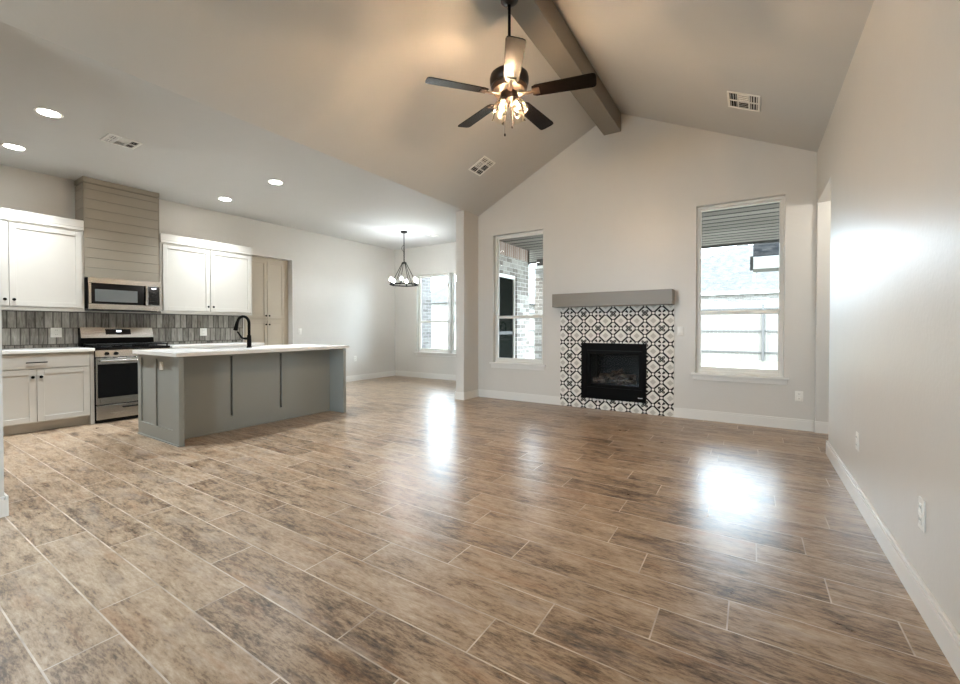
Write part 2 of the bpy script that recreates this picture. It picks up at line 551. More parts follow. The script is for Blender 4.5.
class MB:
    def __init__(self):
        self.bm = bmesh.new()

    def box(self, x0, x1, y0, y1, z0, z1, bev=0.0, seg=1, mtx=None):
        if x0 > x1: x0, x1 = x1, x0
        if y0 > y1: y0, y1 = y1, y0
        if z0 > z1: z0, z1 = z1, z0
        vs = [self.bm.verts.new((x, y, z)) for z in (z0, z1) for y in (y0, y1) for x in (x0, x1)]
        fs = [self.bm.faces.new([vs[i] for i in q]) for q in
              ((0, 2, 3, 1), (4, 5, 7, 6), (0, 1, 5, 4), (2, 6, 7, 3), (0, 4, 6, 2), (1, 3, 7, 5))]
        if bev:
            es = list({e for f in fs for e in f.edges})
            r = bmesh.ops.bevel(self.bm, geom=es, offset=bev, segments=seg, profile=0.5, affect='EDGES')
            vs = list({v for f in r['faces'] for v in f.verts} | {v for v in vs if v.is_valid})
        if mtx is not None:
            bmesh.ops.transform(self.bm, matrix=mtx, verts=[v for v in vs if v.is_valid])
        return self

    def cyl(self, p0, p1, r0, r1=None, n=20, caps=True):
        p0, p1 = Vector(p0), Vector(p1)
        r1 = r0 if r1 is None else r1
        ax = (p1 - p0).normalized()
        up = Vector((0, 0, 1)) if abs(ax.z) < 0.95 else Vector((1, 0, 0))
        a = ax.cross(up).normalized()
        b = ax.cross(a)
        rings = []
        for p, r in ((p0, r0), (p1, r1)):
            rings.append([self.bm.verts.new(p + (a * math.cos(2 * PI * i / n) + b * math.sin(2 * PI * i / n)) * r) for i in range(n)])
        for i in range(n):
            j = (i + 1) % n
            self.bm.faces.new((rings[0][i], rings[1][i], rings[1][j], rings[0][j]))
        if caps:
            self.bm.faces.new(rings[0])
            self.bm.faces.new(list(reversed(rings[1])))
        return self

    def tube(self, pts, r, n=10, closed=False):
        pts = [Vector(p) for p in pts]
        rs = r if hasattr(r, '__len__') else [r] * len(pts)
        rings = []
        prev = None
        N = len(pts)
        for i, p in enumerate(pts):
            if closed:
                t = (pts[(i + 1) % N] - pts[i - 1]).normalized()
            else:
                t = (pts[min(i + 1, N - 1)] - pts[max(i - 1, 0)]).normalized()
            if prev is None:
                up = Vector((0, 0, 1)) if abs(t.z) < 0.9 else Vector((1, 0, 0))
                a = t.cross(up).normalized()
            else:
                a = (prev - t * prev.dot(t)).normalized()
            prev = a
            b = t.cross(a)
            rings.append([self.bm.verts.new(p + (a * math.cos(2 * PI * k / n) + b * math.sin(2 * PI * k / n)) * rs[i]) for k in range(n)])
        for i in range(N if closed else N - 1):
            q = rings[(i + 1) % N]
            for k in range(n):
                j = (k + 1) % n
                self.bm.faces.new((rings[i][k], rings[i][j], q[j], q[k]))
        if not closed:
            self.bm.faces.new(list(reversed(rings[0])))
            self.bm.faces.new(rings[-1])
        return self

    def lathe(self, prof, c=(0, 0, 0), n=28, mtx=None):
        """profile of (r, z) revolved about the vertical through c (open where r > 0 at an end)"""
        rings = []
        new = []
        for r, z in prof:
            if r < 1e-6:
                v = self.bm.verts.new((0, 0, z))
                rings.append([v])
                new.append(v)
            else:
                ring = [self.bm.verts.new((r * math.cos(2 * PI * i / n), r * math.sin(2 * PI * i / n), z)) for i in range(n)]
                rings.append(ring)
                new += ring
        for A, B in zip(rings, rings[1:]):
            for i in range(n):
                j = (i + 1) % n
                if len(A) == 1 and len(B) == 1:
                    continue
                if len(A) == 1:
                    self.bm.faces.new((A[0], B[i], B[j]))
                elif len(B) == 1:
                    self.bm.faces.new((A[i], B[0], A[j]))
                else:
                    self.bm.faces.new((A[i], B[i], B[j], A[j]))
        m = Matrix.Translation(Vector(c))
        if mtx is not None:
            m = m @ mtx
        bmesh.ops.transform(self.bm, matrix=m, verts=new)
        return self

    def prism(self, poly, axis, a0, a1):
        """poly in the two other axes (cyclic order x->yz, y->xz, z->xy)"""
        def P(p, a):
            return {'x': (a, p[0], p[1]), 'y': (p[0], a, p[1]), 'z': (p[0], p[1], a)}[axis]
        A = [self.bm.verts.new(P(p, a0)) for p in poly]
        B = [self.bm.verts.new(P(p, a1)) for p in poly]
        n = len(poly)
        for i in range(n):
            j = (i + 1) % n
            self.bm.faces.new((A[i], A[j], B[j], B[i]))
        self.bm.faces.new(list(reversed(A)))
        self.bm.faces.new(B)
        return self

    def sheet(self, u0, u1, v0, v1, holes, axis, a0, a1):
        """slab across an axis ('x' or 'y') with rectangular holes, cut into cells"""
        us = sorted({u0, u1, *[h[0] for h in holes], *[h[1] for h in holes]})
        vs = sorted({v0, v1, *[h[2] for h in holes], *[h[3] for h in holes]})
        for ua, ub in zip(us, us[1:]):
            for va, vb in zip(vs, vs[1:]):
                um, vm = (ua + ub) / 2, (va + vb) / 2
                if um < u0 or um > u1 or vm < v0 or vm > v1:
                    continue
                if any(h[0] < um < h[1] and h[2] < vm < h[3] for h in holes):
                    continue
                if axis == 'y':
                    self.box(ua, ub, a0, a1, va, vb)
                elif axis == 'x':
                    self.box(a0, a1, ua, ub, va, vb)
                else:
                    self.box(ua, ub, va, vb, a0, a1)
        return self

    def ring(self, u0, u1, v0, v1, w, axis, a0, a1, bev=0.0):
        """rectangular frame of width w (or (left,right,bottom,top))"""
        l, r, b, t = w if hasattr(w, '__len__') else (w, w, w, w)
        for (ua, ub, va, vb) in ((u0, u0 + l, v0, v1), (u1 - r, u1, v0, v1), (u0 + l, u1 - r, v0, v0 + b), (u0 + l, u1 - r, v1 - t, v1)):
            if axis == 'y':
                self.box(ua, ub, a0, a1, va, vb, bev)
            else:
                self.box(a0, a1, ua, ub, va, vb, bev)
        return self

    def build(self, name, mat, parent=None, loc=None, local=False, ang=35):
        bm = self.bm
        bmesh.ops.recalc_face_normals(bm, faces=bm.faces)
        org = Vector((0, 0, 0))
        if not local:
            if parent is not None:
                org = world_loc(parent)
            elif loc is not None:
                org = Vector(loc)
            if org.length > 0:
                bmesh.ops.translate(bm, vec=-org, verts=bm.verts)
        me = bpy.data.meshes.new(name)
        bm.to_mesh(me)
        bm.free()
        for p in me.polygons:
            p.use_smooth = True
        me.set_sharp_from_angle(angle=R(ang))
        me.materials.append(M[mat])
        o = bpy.data.objects.new(name, me)
        COL.objects.link(o)
        if parent is not None:
            o.parent = parent
        elif loc is not None:
            o.location = loc
        return o


def world_loc(o):
    v = Vector(o.location)
    while o.parent:
        o = o.parent
        v += Vector(o.location)
    return v


def tag(o, label=None, cat=None, group=None, kind=None):
    if label: o['label'] = label
    if cat: o['category'] = cat
    if group: o['group'] = group
    if kind: o['kind'] = kind
    return o


def thing(name, label, cat, loc, group=None, rot=None):
    o = bpy.data.objects.new(name, None)
    o.empty_display_size = 0.1
    COL.objects.link(o)
    o.location = loc
    if rot: o.rotation_euler = rot
    return tag(o, label, cat, group)


def struct(o, label=None, cat=None):
    return tag(o, label, cat, kind='structure')


def copy_tree(o, parent=None):
    kids = list(o.children)
    c = o.copy()
    COL.objects.link(c)
    if parent is not None:
        c.parent = parent
    for k in kids:
        copy_tree(k, c)
    return c


# ================================================================== SETTING: shell
T = 0.14   # wall thickness
W1 = (-3.605, -2.710, 0.590, 2.690)
W2 = (-0.597, 0.320, 0.590, 2.712)
W3 = (-6.605, -5.700, 0.600, 2.385)
W3B = (-5.640, -4.735, 0.600, 2.385)
W_FILL = (-3.78, -1.75, 0.50, 2.75)  # unseen rear window, added to bring daylight in from behind the camera
FB = (-2.06, -1.21, 0.17, 0.93)        # firebox rough opening

floor = MB()
floor.box(-8.3, 2.0, YR - T, 7.72, -0.15, 0.0)
struct(floor.build('floor', 'floor'), 'glossy brown wood-look plank tile floor', 'floor')

# ceiling: flat over kitchen and dining, vaulted over the living room
c = MB()
c.box(-8.3, XP, YR - T, 7.72, ZC, ZC + 0.14)
c.box(XP, XP + 0.09, YB + 0.02, 7.72, ZC, ZC + 0.14)
c.prism([(XP, ZC), (XRIDGE, ZR), (XRIDGE, ZR + 0.16), (XP, ZC + 0.14)], 'y', YR - T, YB + T)
c.prism([(XRIDGE, ZR), (XR + T, ZW - SR * T), (XR + T, ZW + 0.12), (XRIDGE, ZR + 0.16)], 'y', YR - T, YB + T)
c.box(XR + T, 2.0, 4.8, YB + T, 2.70, 2.82)      # hall beyond the opening
struct(c.build('ceiling', 'ceiling'), 'greige ceiling, flat over the kitchen and vaulted over the living room', 'ceiling')

w = MB()
w.sheet(XP - 0.16, XR + 1.35, 0, ZC, [W1, W2, FB], 'y', YB, YB + T)
w.prism([(XP, ZC), (XR + 0.02, ZC), (XR + 0.02, ZW + 0.02), (XRIDGE, ZR + 0.05), (XP, ZC + 0.02)], 'y', YB, YB + T)
struct(w.build('wall_back', 'wall'))
w = MB()
w.sheet(XL - T, XP + 0.09, 0, ZC, [W3, W3B], 'y', YD, YD + T)
struct(w.build('wall_dining', 'wall'))
w = MB()
w.box(XP - 0.08, XP + 0.02, YB + T, YD + T, 0, ZC)
struct(w.build('wall_patio', 'wall'))
w = MB()
w.sheet(YR - T, YD + T, 0, ZC, [(3.915, 4.85, -1, 2.452)], 'x', XL - T, XL)
struct(w.build('wall_left', 'wall'))
w = MB()                                  # right wall with the cased opening beside the back wall
w.box(XR, XR + T, YR - T, 5.01, 0, ZC)
w.box(XR, XR + T, 5.01, YB, 2.553, ZC)
w.box(XR, XR + T, YR - T, YB, ZC, ZW)
struct(w.build('wall_right', 'wall'))
w = MB()
w.box(XR + T, 2.0, 4.8, 4.94, 0, 2.7)
w.box(1.86, 2.0, 4.94, YB, 0, 2.7)
w.box(XR + 0.004, 1.86, YB - 0.045, YB, 0, 2.7)
struct(w.build('wall_hall', 'wall'))
w = MB()                                  # stub wall between dining and living room
w.box(XP - 0.155, XP, YP, YB + 0.03, 0, ZC)
struct(w.build('wall_stub', 'wall'))
w = MB()
w.box(XP - 0.13, XP, YR, 0.61, 0, ZC)
struct(w.build('wall_front', 'wall'))
w = MB()
w.sheet(-8.3, XR + T, 0, ZC, [W_FILL], 'y', YR - T, YR)
w.prism([(XP, ZC), (XR + 0.02, ZC), (XR + 0.02, ZW + 0.02), (XRIDGE, ZR + 0.05), (XP, ZC + 0.02)], 'y', YR - T, YR)
struct(w.build('wall_rear', 'wall'))
w = MB()                                  # pantry recess behind the kitchen wall
w.box(-8.3, -8.2, 3.6, 5.2, 0, ZC)
w.box(-8.3, XL - T, 3.6, 3.7, 0, ZC)
w.box(-8.3, XL - T, 5.1, 5.2, 0, ZC)
struct(w.build('wall_pantry', 'wall'))

# baseboards
BH, BT = 0.125, 0.016


def baseboard(name, segs):
    b = MB()
    for (x0, x1, y0, y1) in segs:
        b.box(x0, x1, y0, y1, 0, BH - 0.02)
        dx, dy = (x1 - x0), (y1 - y0)
        if abs(dx) < abs(dy):     # board along y, thin in x: the moulded cap
            xm = x0 if name in ('baseboard_left', ) else None
        b.box(x0 + (0.004 if dx < 0.03 and x0 > 0.3 else 0), x1 - (0.004 if dx < 0.03 and x0 < 0.3 else 0),
              y0 + (0.004 if dy < 0.03 else 0), y1, BH - 0.02, BH, 0.002)
    return struct(b.build(name, 'trim'))


baseboard('baseboard_back', [(XP, -2.418, YB - BT, YB), (-0.848, XR - 0.005, YB - BT, YB), (XR - 0.004, 1.86, YB - BT - 0.045, YB - 0.045)])
baseboard('baseboard_right', [(XR - BT, XR, YR, 5.012), (XR - BT, XR + T, 5.01, 5.026)])
baseboard('baseboard_dining', [(XL, XP - 0.1, YD - BT, YD)])
baseboard('baseboard_left', [(XL, XL + BT, 4.86, YD - BT)])
baseboard('baseboard_stub', [(XP, XP + BT, YP, YB - BT), (XP - 0.155 - BT, XP + BT, YP - BT, YP), (XP - 0.155 - BT, XP - 0.155, YP, YB)])
baseboard('baseboard_front', [(XP, XP + BT, YR, 0.61), (XP - 0.13 - BT, XP + BT, 0.61, 0.61 + BT)])

# ridge beam
b = MB()
b.box(-1.778, -1.540, YR, YB, 3.888, 4.20, 0.004)
struct(b.build('trim_1', 'taupe'), 'taupe painted ridge beam under the vaulted ceiling', 'beam')


# windows ---------------------------------------------------------------
def window(n, W, y, meet, label, face=-1, stool=True, depth=0.075):
    x0, x1, z0, z1 = W
    s = -face     # +1 : outside lies towards +y
    ya = lambda d: y + s * d
    fr = MB()
    fr.ring(x0, x1, z0, z1, 0.034, 'y', ya(depth), ya(depth + 0.06), 0.003)
    fr.box(x0 + 0.04, x1 - 0.04, ya(depth + 0.012), ya(depth + 0.05), meet - 0.018, meet + 0.022, 0.003)
    root = struct(fr.build('window_%d' % n, 'vinyl', loc=((x0 + x1) / 2, ya(depth), z0)), label, 'window')
    up = MB()
    up.ring(x0 + 0.034, x1 - 0.034, meet + 0.02, z1 - 0.034, (0.014, 0.014, 0.01, 0.018), 'y', ya(depth + 0.03), ya(depth + 0.05), 0.002)
    up.build('upper_sash', 'vinyl', root)
    lo = MB()
    lo.ring(x0 + 0.034, x1 - 0.034, z0 + 0.034, meet + 0.015, (0.020, 0.020, 0.045, 0.03), 'y', ya(depth + 0.006), ya(depth + 0.03), 0.002)
    ls = lo.build('lower_sash', 'vinyl', root)
    MB().box(-0.03 + (x0 + x1) / 2, 0.03 + (x0 + x1) / 2, ya(depth - 0.006), ya(depth + 0.008), meet - 0.004, meet + 0.012, 0.003).build('sash_lock', 'vinyl', ls)
    MB().box(x0 + 0.046, x1 - 0.046, ya(depth + 0.038), ya(depth + 0.042), meet + 0.028, z1 - 0.06).build('pane', 'glass', root)
    MB().box(x0 + 0.052, x1 - 0.052, ya(depth + 0.016), ya(depth + 0.020), z0 + 0.085, meet - 0.014).build('pane', 'glass', root)
    if stool:
        st = MB()
        st.box(x0 - 0.05, x1 + 0.05, ya(-0.045), ya(0.0), z0 - 0.026, z0 + 0.004, 0.005, 2)
        st.box(x0 + 0.002, x1 - 0.002, ya(0.0), ya(depth), z0 - 0.0, z0 + 0.004)
        st.box(x0 - 0.03, x1 + 0.03, ya(-0.016), ya(0.0), z0 - 0.085, z0 - 0.026, 0.003)
        st.build('sill', 'trim', root)
    return root


window(1, W1, YB, 1.335, 'narrow white sash window between stub wall and fireplace')
window(2, W2, YB, 1.352, 'tall white sash window facing the yard fence')
window(3, W3, YD, 1.300, 'white sash window in the dining room')
window(4, W3B, YD, 1.300, 'dining room sash window mostly behind the stub wall')
window(5, W_FILL, YR, 1.50, 'unseen rear wall window added for fill daylight', face=1)
for W_, y_ in ((W1, YB), (W2, YB), (W3, YD), (W3B, YD)):
    portal(W_[0], W_[1], y_ + T + 0.01, W_[2], W_[3], -1)
portal(W_FILL[0], W_FILL[1], YR - T - 0.01, W_FILL[2], W_FILL[3], 1)
# picture-thin mullion post between the two dining sashes
struct(MB().box(W3[1] + 0.001, W3B[0] - 0.001, YD - 0.012, YD + 0.1, W3[2], W3[3]).build('trim_2', 'trim'))
# painted reveal of the pantry opening
tr = MB()
tr.box(XL - T, XL + 0.002, 4.835, 4.85, 0, 2.452)
tr.box(XL - T, XL + 0.002, 3.915, 3.925, 0, 2.452)
tr.box(XL - T, XL + 0.002, 3.925, 4.835, 2.437, 2.452)
struct(tr.build('trim_3', 'trim'))

# ================================================================== OUTSIDE
g = MB().box(-30, 30, -12, 60, -0.30, -0.16)
struct(g.build('ground', 'lawn'), 'pale dry lawn outside', 'ground')
g = MB().box(-8.5, 4, 7.73, 9.9, -0.16, -0.03).box(XP + 0.1, 4, YB + T + 0.01, 7.73, -0.16, -0.03)
struct(g.build('patio', 'concrete', loc=(0, 8, -0.16)), 'concrete patio slab outside the back wall', 'patio')
# brick flank of the dining bump-out, with its patio door
w = MB()
w.sheet(YB + T + 0.005, 7.785, -0.16, 2.72, [(6.50, 7.245, -1, 2.16)], 'x', XP + 0.02, -3.80)
w.box(XL - T, -3.80, YD + T, 7.785, 2.42, 2.72)
w.box(-4.50, -3.88, YD + T, 7.785, -0.16, 2.42)
struct(w.build('wall_brick', 'brick'), 'whitewashed brick wall outside the narrow window', 'wall')
d = struct(MB().ring(6.50, 7.245, -0.02, 2.16, (0.10, 0.045, 0.10, 0.07), 'x', XP + 0.03, -3.83, 0.004).build('door_1', 'vinyl', loc=(-3.86, 6.87, 0)),
           'dark glazed patio door in the brick wall outside', 'door')
MB().box(-3.873, -3.863, 6.60, 7.2, 0.08, 2.09).build('pane', 'porch_pane', d)
MB().box(-3.862, -3.845, 6.60, 7.2, 1.04, 1.10).build('mid_rail', 'iron', d)
# porch ceiling and edge beam
p = MB().box(XP + 0.02, 3.6, YB + T, 9.20, 2.722, 2.86)
p.box(-4.5, XP + 0.02, 7.785, 9.20, 2.722, 2.86)
struct(p.build('roof_porch', 'porch'), 'stained board porch ceiling outside the back wall', 'porch ceiling')
struct(MB().box(-4.5, 3.6, 9.16, 9.24, 2.69, 2.95).build('trim_4', 'iron'))
# brick porch column
pc = thing('porch_column', 'pale brick porch column at far edge of patio', 'column', (-3.93, 9.0, -0.03))
MB().box(-4.15, -3.71, 8.78, 9.18, -0.03, 2.50).build('shaft', 'brick_pale', pc)
MB().box(-4.19, -3.67, 8.74, 9.20, 2.50, 2.56, 0.005).build('cap', 'fascia', pc)
MB().box(-4.12, -3.74, 8.82, 9.14, 2.56, 2.722).build('top_block', 'iron', pc)
# brick pier outside the dining window
w = MB().box(-8.4, -6.93, 8.15, 8.5, -0.16, 2.9)
struct(w.build('wall_pier', 'brick_darkened'), 'brick pier outside the dining window', 'wall')

# dark-shingled eave of the house wing seen at the top of the yard window
er = thing('wing_eave', 'dark shingled eave with white fascia outside the yard window', 'roof', (1.8, 10.4, -0.16))
rf = MB()
rf.prism([(9.48, 2.47), (9.48, 2.50), (12.6, 3.95), (12.6, 3.80)], 'x', 0.02, 3.8)
rf.build('shingles', 'shingle_dark', er)
MB().box(0.02, 3.8, 9.46, 9.50, 2.27, 2.49).build('fascia', 'fascia', er)
MB().box(0.02, 3.8, 9.50, 10.1, 2.27, 2.30).build('soffit', 'iron', er)
MB().prism([(9.5, 2.30), (12.6, 2.30), (12.6, 3.8), (9.5, 2.47)], 'x', 0.03, 0.07).build('gable_end', 'fascia', er)
MB().box(1.2, 3.8, 10.1, 12.6, -0.16, 2.30).build('wall', 'brick_pale', er)
MB().box(-0.03, 0.02, 9.42, 9.48, 2.24, 2.50).build('gutter', 'iron', er)

# fence
fn = thing('wooden_fence', 'bright wooden yard fence on three rails', 'fence', (0, 20, -0.16))
fb = MB()
for i in range(104):
    x = -11.5 + i * 0.152
    fb.box(x, x + 0.143, 20.06, 20.08, -0.12, 1.92 + 0.006 * (i % 3))
bo = fb.build('boards', 'cedar', fn)
for z in (0.185, 1.025, 2.02 - 0.1):
    MB().box(-11.5, 4.3, 20.02, 20.06, z - 0.03, z + 0.03).build('rail', 'iron', fn)
for x in (-10.2, -7.1, -4.2, -2.0, 0.385, 2.8):
    MB().cyl((x, 19.98, -0.16), (x, 19.98, 2.08), 0.05, n=10).build('post', 'iron', fn)

# neighbouring house
nh = thing('neighbour_house', 'pale gabled house behind the yard fence', 'house', (-1.0, 30, -0.16))
MB().box(-7.5, 6.0, 27.0, 36.0, -0.16, 3.2).build('wall', 'brick_pale', nh)
rf = MB()
rf.prism([(-8.1, 3.05), (6.6, 3.05), (-0.4, 5.6)], 'y', 26.4, 36.6)
rf.build('roof', 'shingle_pale', nh)
for x in (-0.6, 0.0):
    MB().cyl((x, 28, 5.2), (x, 28, 5.75), 0.07, n=10).build('roof_vent', 'iron', nh)
MB().box(-8.2, 6.7, 26.34, 26.40, 2.95, 3.1).build('fascia', 'fascia', nh)
# house seen through the dining window
nh = thing('far_house', 'pale house far outside the dining window', 'house', (-13.5, 24, -0.16))
MB().box(-19.0, -13.0, 22.0, 30.0, -0.16, 2.9).build('wall', 'brick_pale', nh)
MB().prism([(-19.6, 2.75), (-12.4, 2.75), (-15.8, 4.1)], 'y', 21.5, 30.5).build('roof', 'shingle_pale', nh)
MB().box(-16.6, -15.4, 21.95, 22.0, 1.0, 2.3).build('window', 'drawn_line', nh)

# ================================================================== KITCHEN
# --- shaker fronts facing +x ------------------------------------------------


def shaker(y0, y1, z0, z1, xf, name, mat, parent, fw=0.058, th=0.02):
    d = MB()
    d.box(xf - th, xf - 0.010, y0 + fw - 0.004, y1 - fw + 0.004, z0 + fw - 0.004, z1 - fw + 0.004)
    d.ring(y0, y1, z0, z1, fw, 'x', xf - th, xf, 0.0015)
    return d.build(name, mat, parent)


def knob(x, y, z, parent):
    k = MB()
    k.lathe([(0.0, 0.028), (0.012, 0.027), (0.016, 0.022), (0.014, 0.016), (0.006, 0.012), (0.006, 0.0)], (x, y, z), 14, Matrix.Rotation(R(90), 4, 'Y'))
    return k.build('knob', 'black', parent)


def bar_pull(x, y0, y1, z, parent):
    k = MB()
    k.cyl((x + 0.03, y0, z), (x + 0.03, y1, z), 0.006, n=10)
    for y in (y0 + 0.02, y1 - 0.02):
        k.cyl((x, y, z), (x + 0.03, y, z), 0.005, n=8)
    return k.build('handle', 'black', parent)


def base_cabinet(y0, y1, doors, drawers, label, endpanel=None):
    t = thing('base_cabinet', label, 'cabinet', (-6.98, (y0 + y1) / 2, 0))
    xf = -6.69
    b = MB()
    b.box(XL + 0.012, xf - 0.022, y0, y1, 0.105, 0.884)
    b.build('body', 'cabinet', t)
    MB().box(XL + 0.012, xf - 0.085, y0, y1, 0.0, 0.105).build('toe_kick', 'cabinet', t)
    for (a, c_) in drawers:
        dd = MB()
        dd.box(xf - 0.021, xf, a, c_, 0.716, 0.866, 0.002).build('drawer', 'cabinet', t)
        dr = t.children[-1]
        m = (a + c_) / 2
        bar_pull(xf, m - 0.085, m + 0.085, 0.783, dr)
    for (a, c_, kn) in doors:
        dr = shaker(a, c_, 0.118, 0.704, xf, 'door', 'cabinet', t)
        knob(xf, c_ - 0.030 if kn > 0 else a + 0.030, 0.62, dr)
    if endpanel:
        MB().box(XL + 0.012, xf + 0.002, endpanel[0], endpanel[1], 0, 0.884, 0.001).build('end_panel', 'cabinet', t)
    return t


base_cabinet(0.84, 1.757, [(0.85, 1.300, 1), (1.306, 1.752, -1)], [(0.85, 1.752)],
             'white base cabinet to the left of the range, one drawer over two doors', (1.757, 1.792))
base_cabinet(0.0, 0.835, [(0.01, 0.42, 1), (0.425, 0.83, -1)], [(0.01, 0.83)],
             'white base cabinet behind the near wall end, beside the drawer cabinet')
base_cabinet(2.61, 3.89, [(2.62, 3.04, 1), (3.045, 3.465, -1), (3.47, 3.88, -1)], [(2.62, 3.04), (3.045, 3.465), (3.47, 3.88)],
             'white base cabinet to the right of the range behind the island')


def counter(y0, y1, label):
    o = MB().box(XL + 0.010, -6.655, y0, y1, 0.886, 0.922, 0.003).build('countertop', 'quartz', loc=(-6.98, (y0 + y1) / 2, 0.886))
    return tag(o, label, 'countertop')


counter(0.0, 1.794, 'white quartz countertop between the near wall and the range')
counter(2.602, 3.905, 'white quartz countertop along the wall to the right of the range')

tag(MB().box(XL + 0.0012, XL + 0.009, 0.0, 3.905, 0.924, 1.372).build('backsplash', 'backsplash', loc=(XL, 2.0, 0.924)),
    'backsplash of vertical weathered grey tiles behind the range', 'backsplash')


def upper_cabinet(y0, y1, doors, label):
    t = thing('wall_cabinet', label, 'cabinet', (-7.14, (y0 + y1) / 2, 1.37))
    xf = -6.974
    MB().box(XL + 0.001, xf - 0.021, y0, y1, 1.380, 2.45).build('body', 'cabinet', t)
    MB().box(xf - 0.035, xf + 0.002, y0, y1, 1.370, 1.405, 0.002).build('light_rail', 'cabinet', t)
    fr = MB()
    fr.ring(y0, y1, 1.380, 2.45, (0.022, 0.022, 0.01, 0.10), 'x', xf - 0.021, xf - 0.004)
    fr.build('face_frame', 'cabinet', t)
    cr = MB()
    cr.box(XL + 0.001, xf + 0.014, y0 - 0.0, y1 + 0.0, 2.365, 2.40, 0.003)
    cr.box(XL + 0.001, xf + 0.012, y0 - 0.0, y1 + 0.0, 2.40, 2.492, 0.003)
    cr.build('crown', 'cabinet', t)
    for (a, c_, kn) in doors:
        dr = shaker(a, c_, 1.412, 2.345, xf + 0.012, 'door', 'cabinet', t)
        knob(xf + 0.012, c_ - 0.032 if kn > 0 else a + 0.032, 1.485, dr)
    return t


upper_cabinet(0.52, 1.784, [(0.545, 1.146, 1), (1.152, 1.762, -1)],
              'white wall cabinet to the left of the microwave')
upper_cabinet(2.592, 3.884, [(2.618, 3.232, 1), (3.240, 3.860, -1)],
              'white wall cabinet to the right of the microwave')

# --- shiplap hood ------------------------------------------------------------
h = thing('range_hood', 'tall greige shiplap hood box above the microwave', 'range hood', (-7.15, 2.19, 1.80))
MB().box(XL + 0.001, -7.0, 1.80, 2.576, 1.80, 3.045).build('core', 'taupe', h)
sl = MB()
z = 1.803
while z < 2.94:
    z1 = min(z + 0.118, 2.968)
    sl.box(-7.0, -6.988, 1.788, 2.588, z, z1, 0.002)
    sl.box(XL + 0.001, -7.0, 1.788, 1.80, z, z1, 0.002)
    sl.box(XL + 0.001, -7.0, 2.576, 2.588, z, z1, 0.002)
    z += 0.1225
sl.build('shiplap', 'greige', h)
tr = MB()
tr.box(-7.0, -6.984, 1.784, 2.592, 2.985, 3.046, 0.002)
tr.box(XL + 0.001, -7.0, 1.784, 1.80, 2.985, 3.046, 0.002)
tr.box(XL + 0.001, -7.0, 2.576, 2.592, 2.985, 3.046, 0.002)
tr.build('top_trim', 'greige', h)
for y in (1.7885, 2.5765):
    MB().box(-6.99, -6.984, y, y + 0.011, 1.803, 2.972).build('corner_trim', 'greige', h)

# --- microwave ---------------------------------------------------------------
t = thing('microwave', 'stainless over-the-range microwave under the shiplap hood', 'microwave', (-7.09, 2.19, 1.39))
MB().box(XL + 0.012, -6.915, 1.802, 2.572, 1.41, 1.796, 0.004).build('case', 'black', t)
fc = MB()
fc.box(-6.915, -6.885, 1.802, 2.572, 1.725, 1.796, 0.004)
fc.box(-6.915, -6.885, 1.802, 2.572, 1.398, 1.47, 0.004)
fc.box(-6.915, -6.885, 2.545, 2.572, 1.47, 1.725, 0.002)
fc.build('front_frame', 'steel', t)
dr = MB().box(-6.915, -6.887, 1.803, 2.372, 1.471, 1.724, 0.002).build('door', 'black_gloss', t)
MB().box(-6.888, -6.884, 1.803, 1.826, 1.471, 1.724).build('door_edge', 'steel', dr)
MB().box(-6.887, -6.8855, 1.862, 2.296, 1.497, 1.652).build('window', 'drawn_line', dr)
MB().box(-6.89, -6.855, 2.375, 2.408, 1.46, 1.735, 0.008, 2).build('handle', 'steel', dr)
cp = MB().box(-6.915, -6.887, 2.412, 2.545, 1.471, 1.724, 0.002).build('control_panel', 'black_gloss', t)
MB().box(-6.887, -6.886, 2.455, 2.505, 1.692, 1.706).build('display', 'display', cp)
for i in range(5):
    for j in range(3):
        MB().box(-6.887, -6.8862, 2.430 + j * 0.036, 2.455 + j * 0.036, 1.50 + i * 0.034, 1.512 + i * 0.034).build('button', 'cast_iron', cp)
pass
MB().box(-7.2, -6.93, 1.84, 2.53, 1.388, 1.41).build('vent_grille', 'slot', t)

# --- range ---------------------------------------------------------------------
t = thing('range', 'stainless gas range between the white base cabinets', 'range', (-6.97, 2.19, 0))
y0, y1 = 1.799, 2.578
xf = -6.655
MB().box(XL + 0.03, xf - 0.02, y0, y1, 0.03, 0.895, 0.003).build('body', 'black', t)
MB().box(XL + 0.03, xf + 0.0, y0 - 0.002, y1 + 0.002, 0.895, 0.926, 0.005, 2).build('cooktop', 'black_gloss', t)
gr = []
for k in range(3):
    ya_, yb_ = y0 + 0.02 + k * 0.25, y0 + 0.02 + k * 0.25 + 0.243
    g = MB()
    g.ring(ya_, yb_, 0, 0.014, 0.001, 'x', -7.18, -7.18 + 0.001)
    g.bm.clear()
    xa, xb = -7.17, xf - 0.03
    for yy in (ya_, yb_ - 0.014, (ya_ + yb_) / 2 - 0.007):
        g.box(xa, xb, yy, yy + 0.014, 0.948, 0.964, 0.003)
    for xx in (xa, xb - 0.014, xa + 0.16, xb - 0.17):
        g.box(xx, xx + 0.014, ya_, yb_, 0.948, 0.964, 0.003)
    for yy in (ya_, yb_ - 0.014):
        for xx in (xa, xb - 0.014):
            g.box(xx, xx + 0.014, yy, yy + 0.014, 0.926, 0.95)
    g.build('grate', 'cast_iron', t)
for (bx, by) in ((-7.05, 1.95), (-7.05, 2.45), (-6.83, 1.95), (-6.83, 2.45), (-6.94, 2.20)):
    MB().lathe([(0.0, 0.946), (0.035, 0.945), (0.045, 0.938), (0.05, 0.926)], (bx, by, 0), 18).build('burner', 'cast_iron', t)
bgd = MB()
bgd.prism([(XL + 0.012, 0.93), (XL + 0.128, 0.93), (XL + 0.128, 0.99), (XL + 0.075, 1.165), (XL + 0.012, 1.165)], 'y', y0, y1)
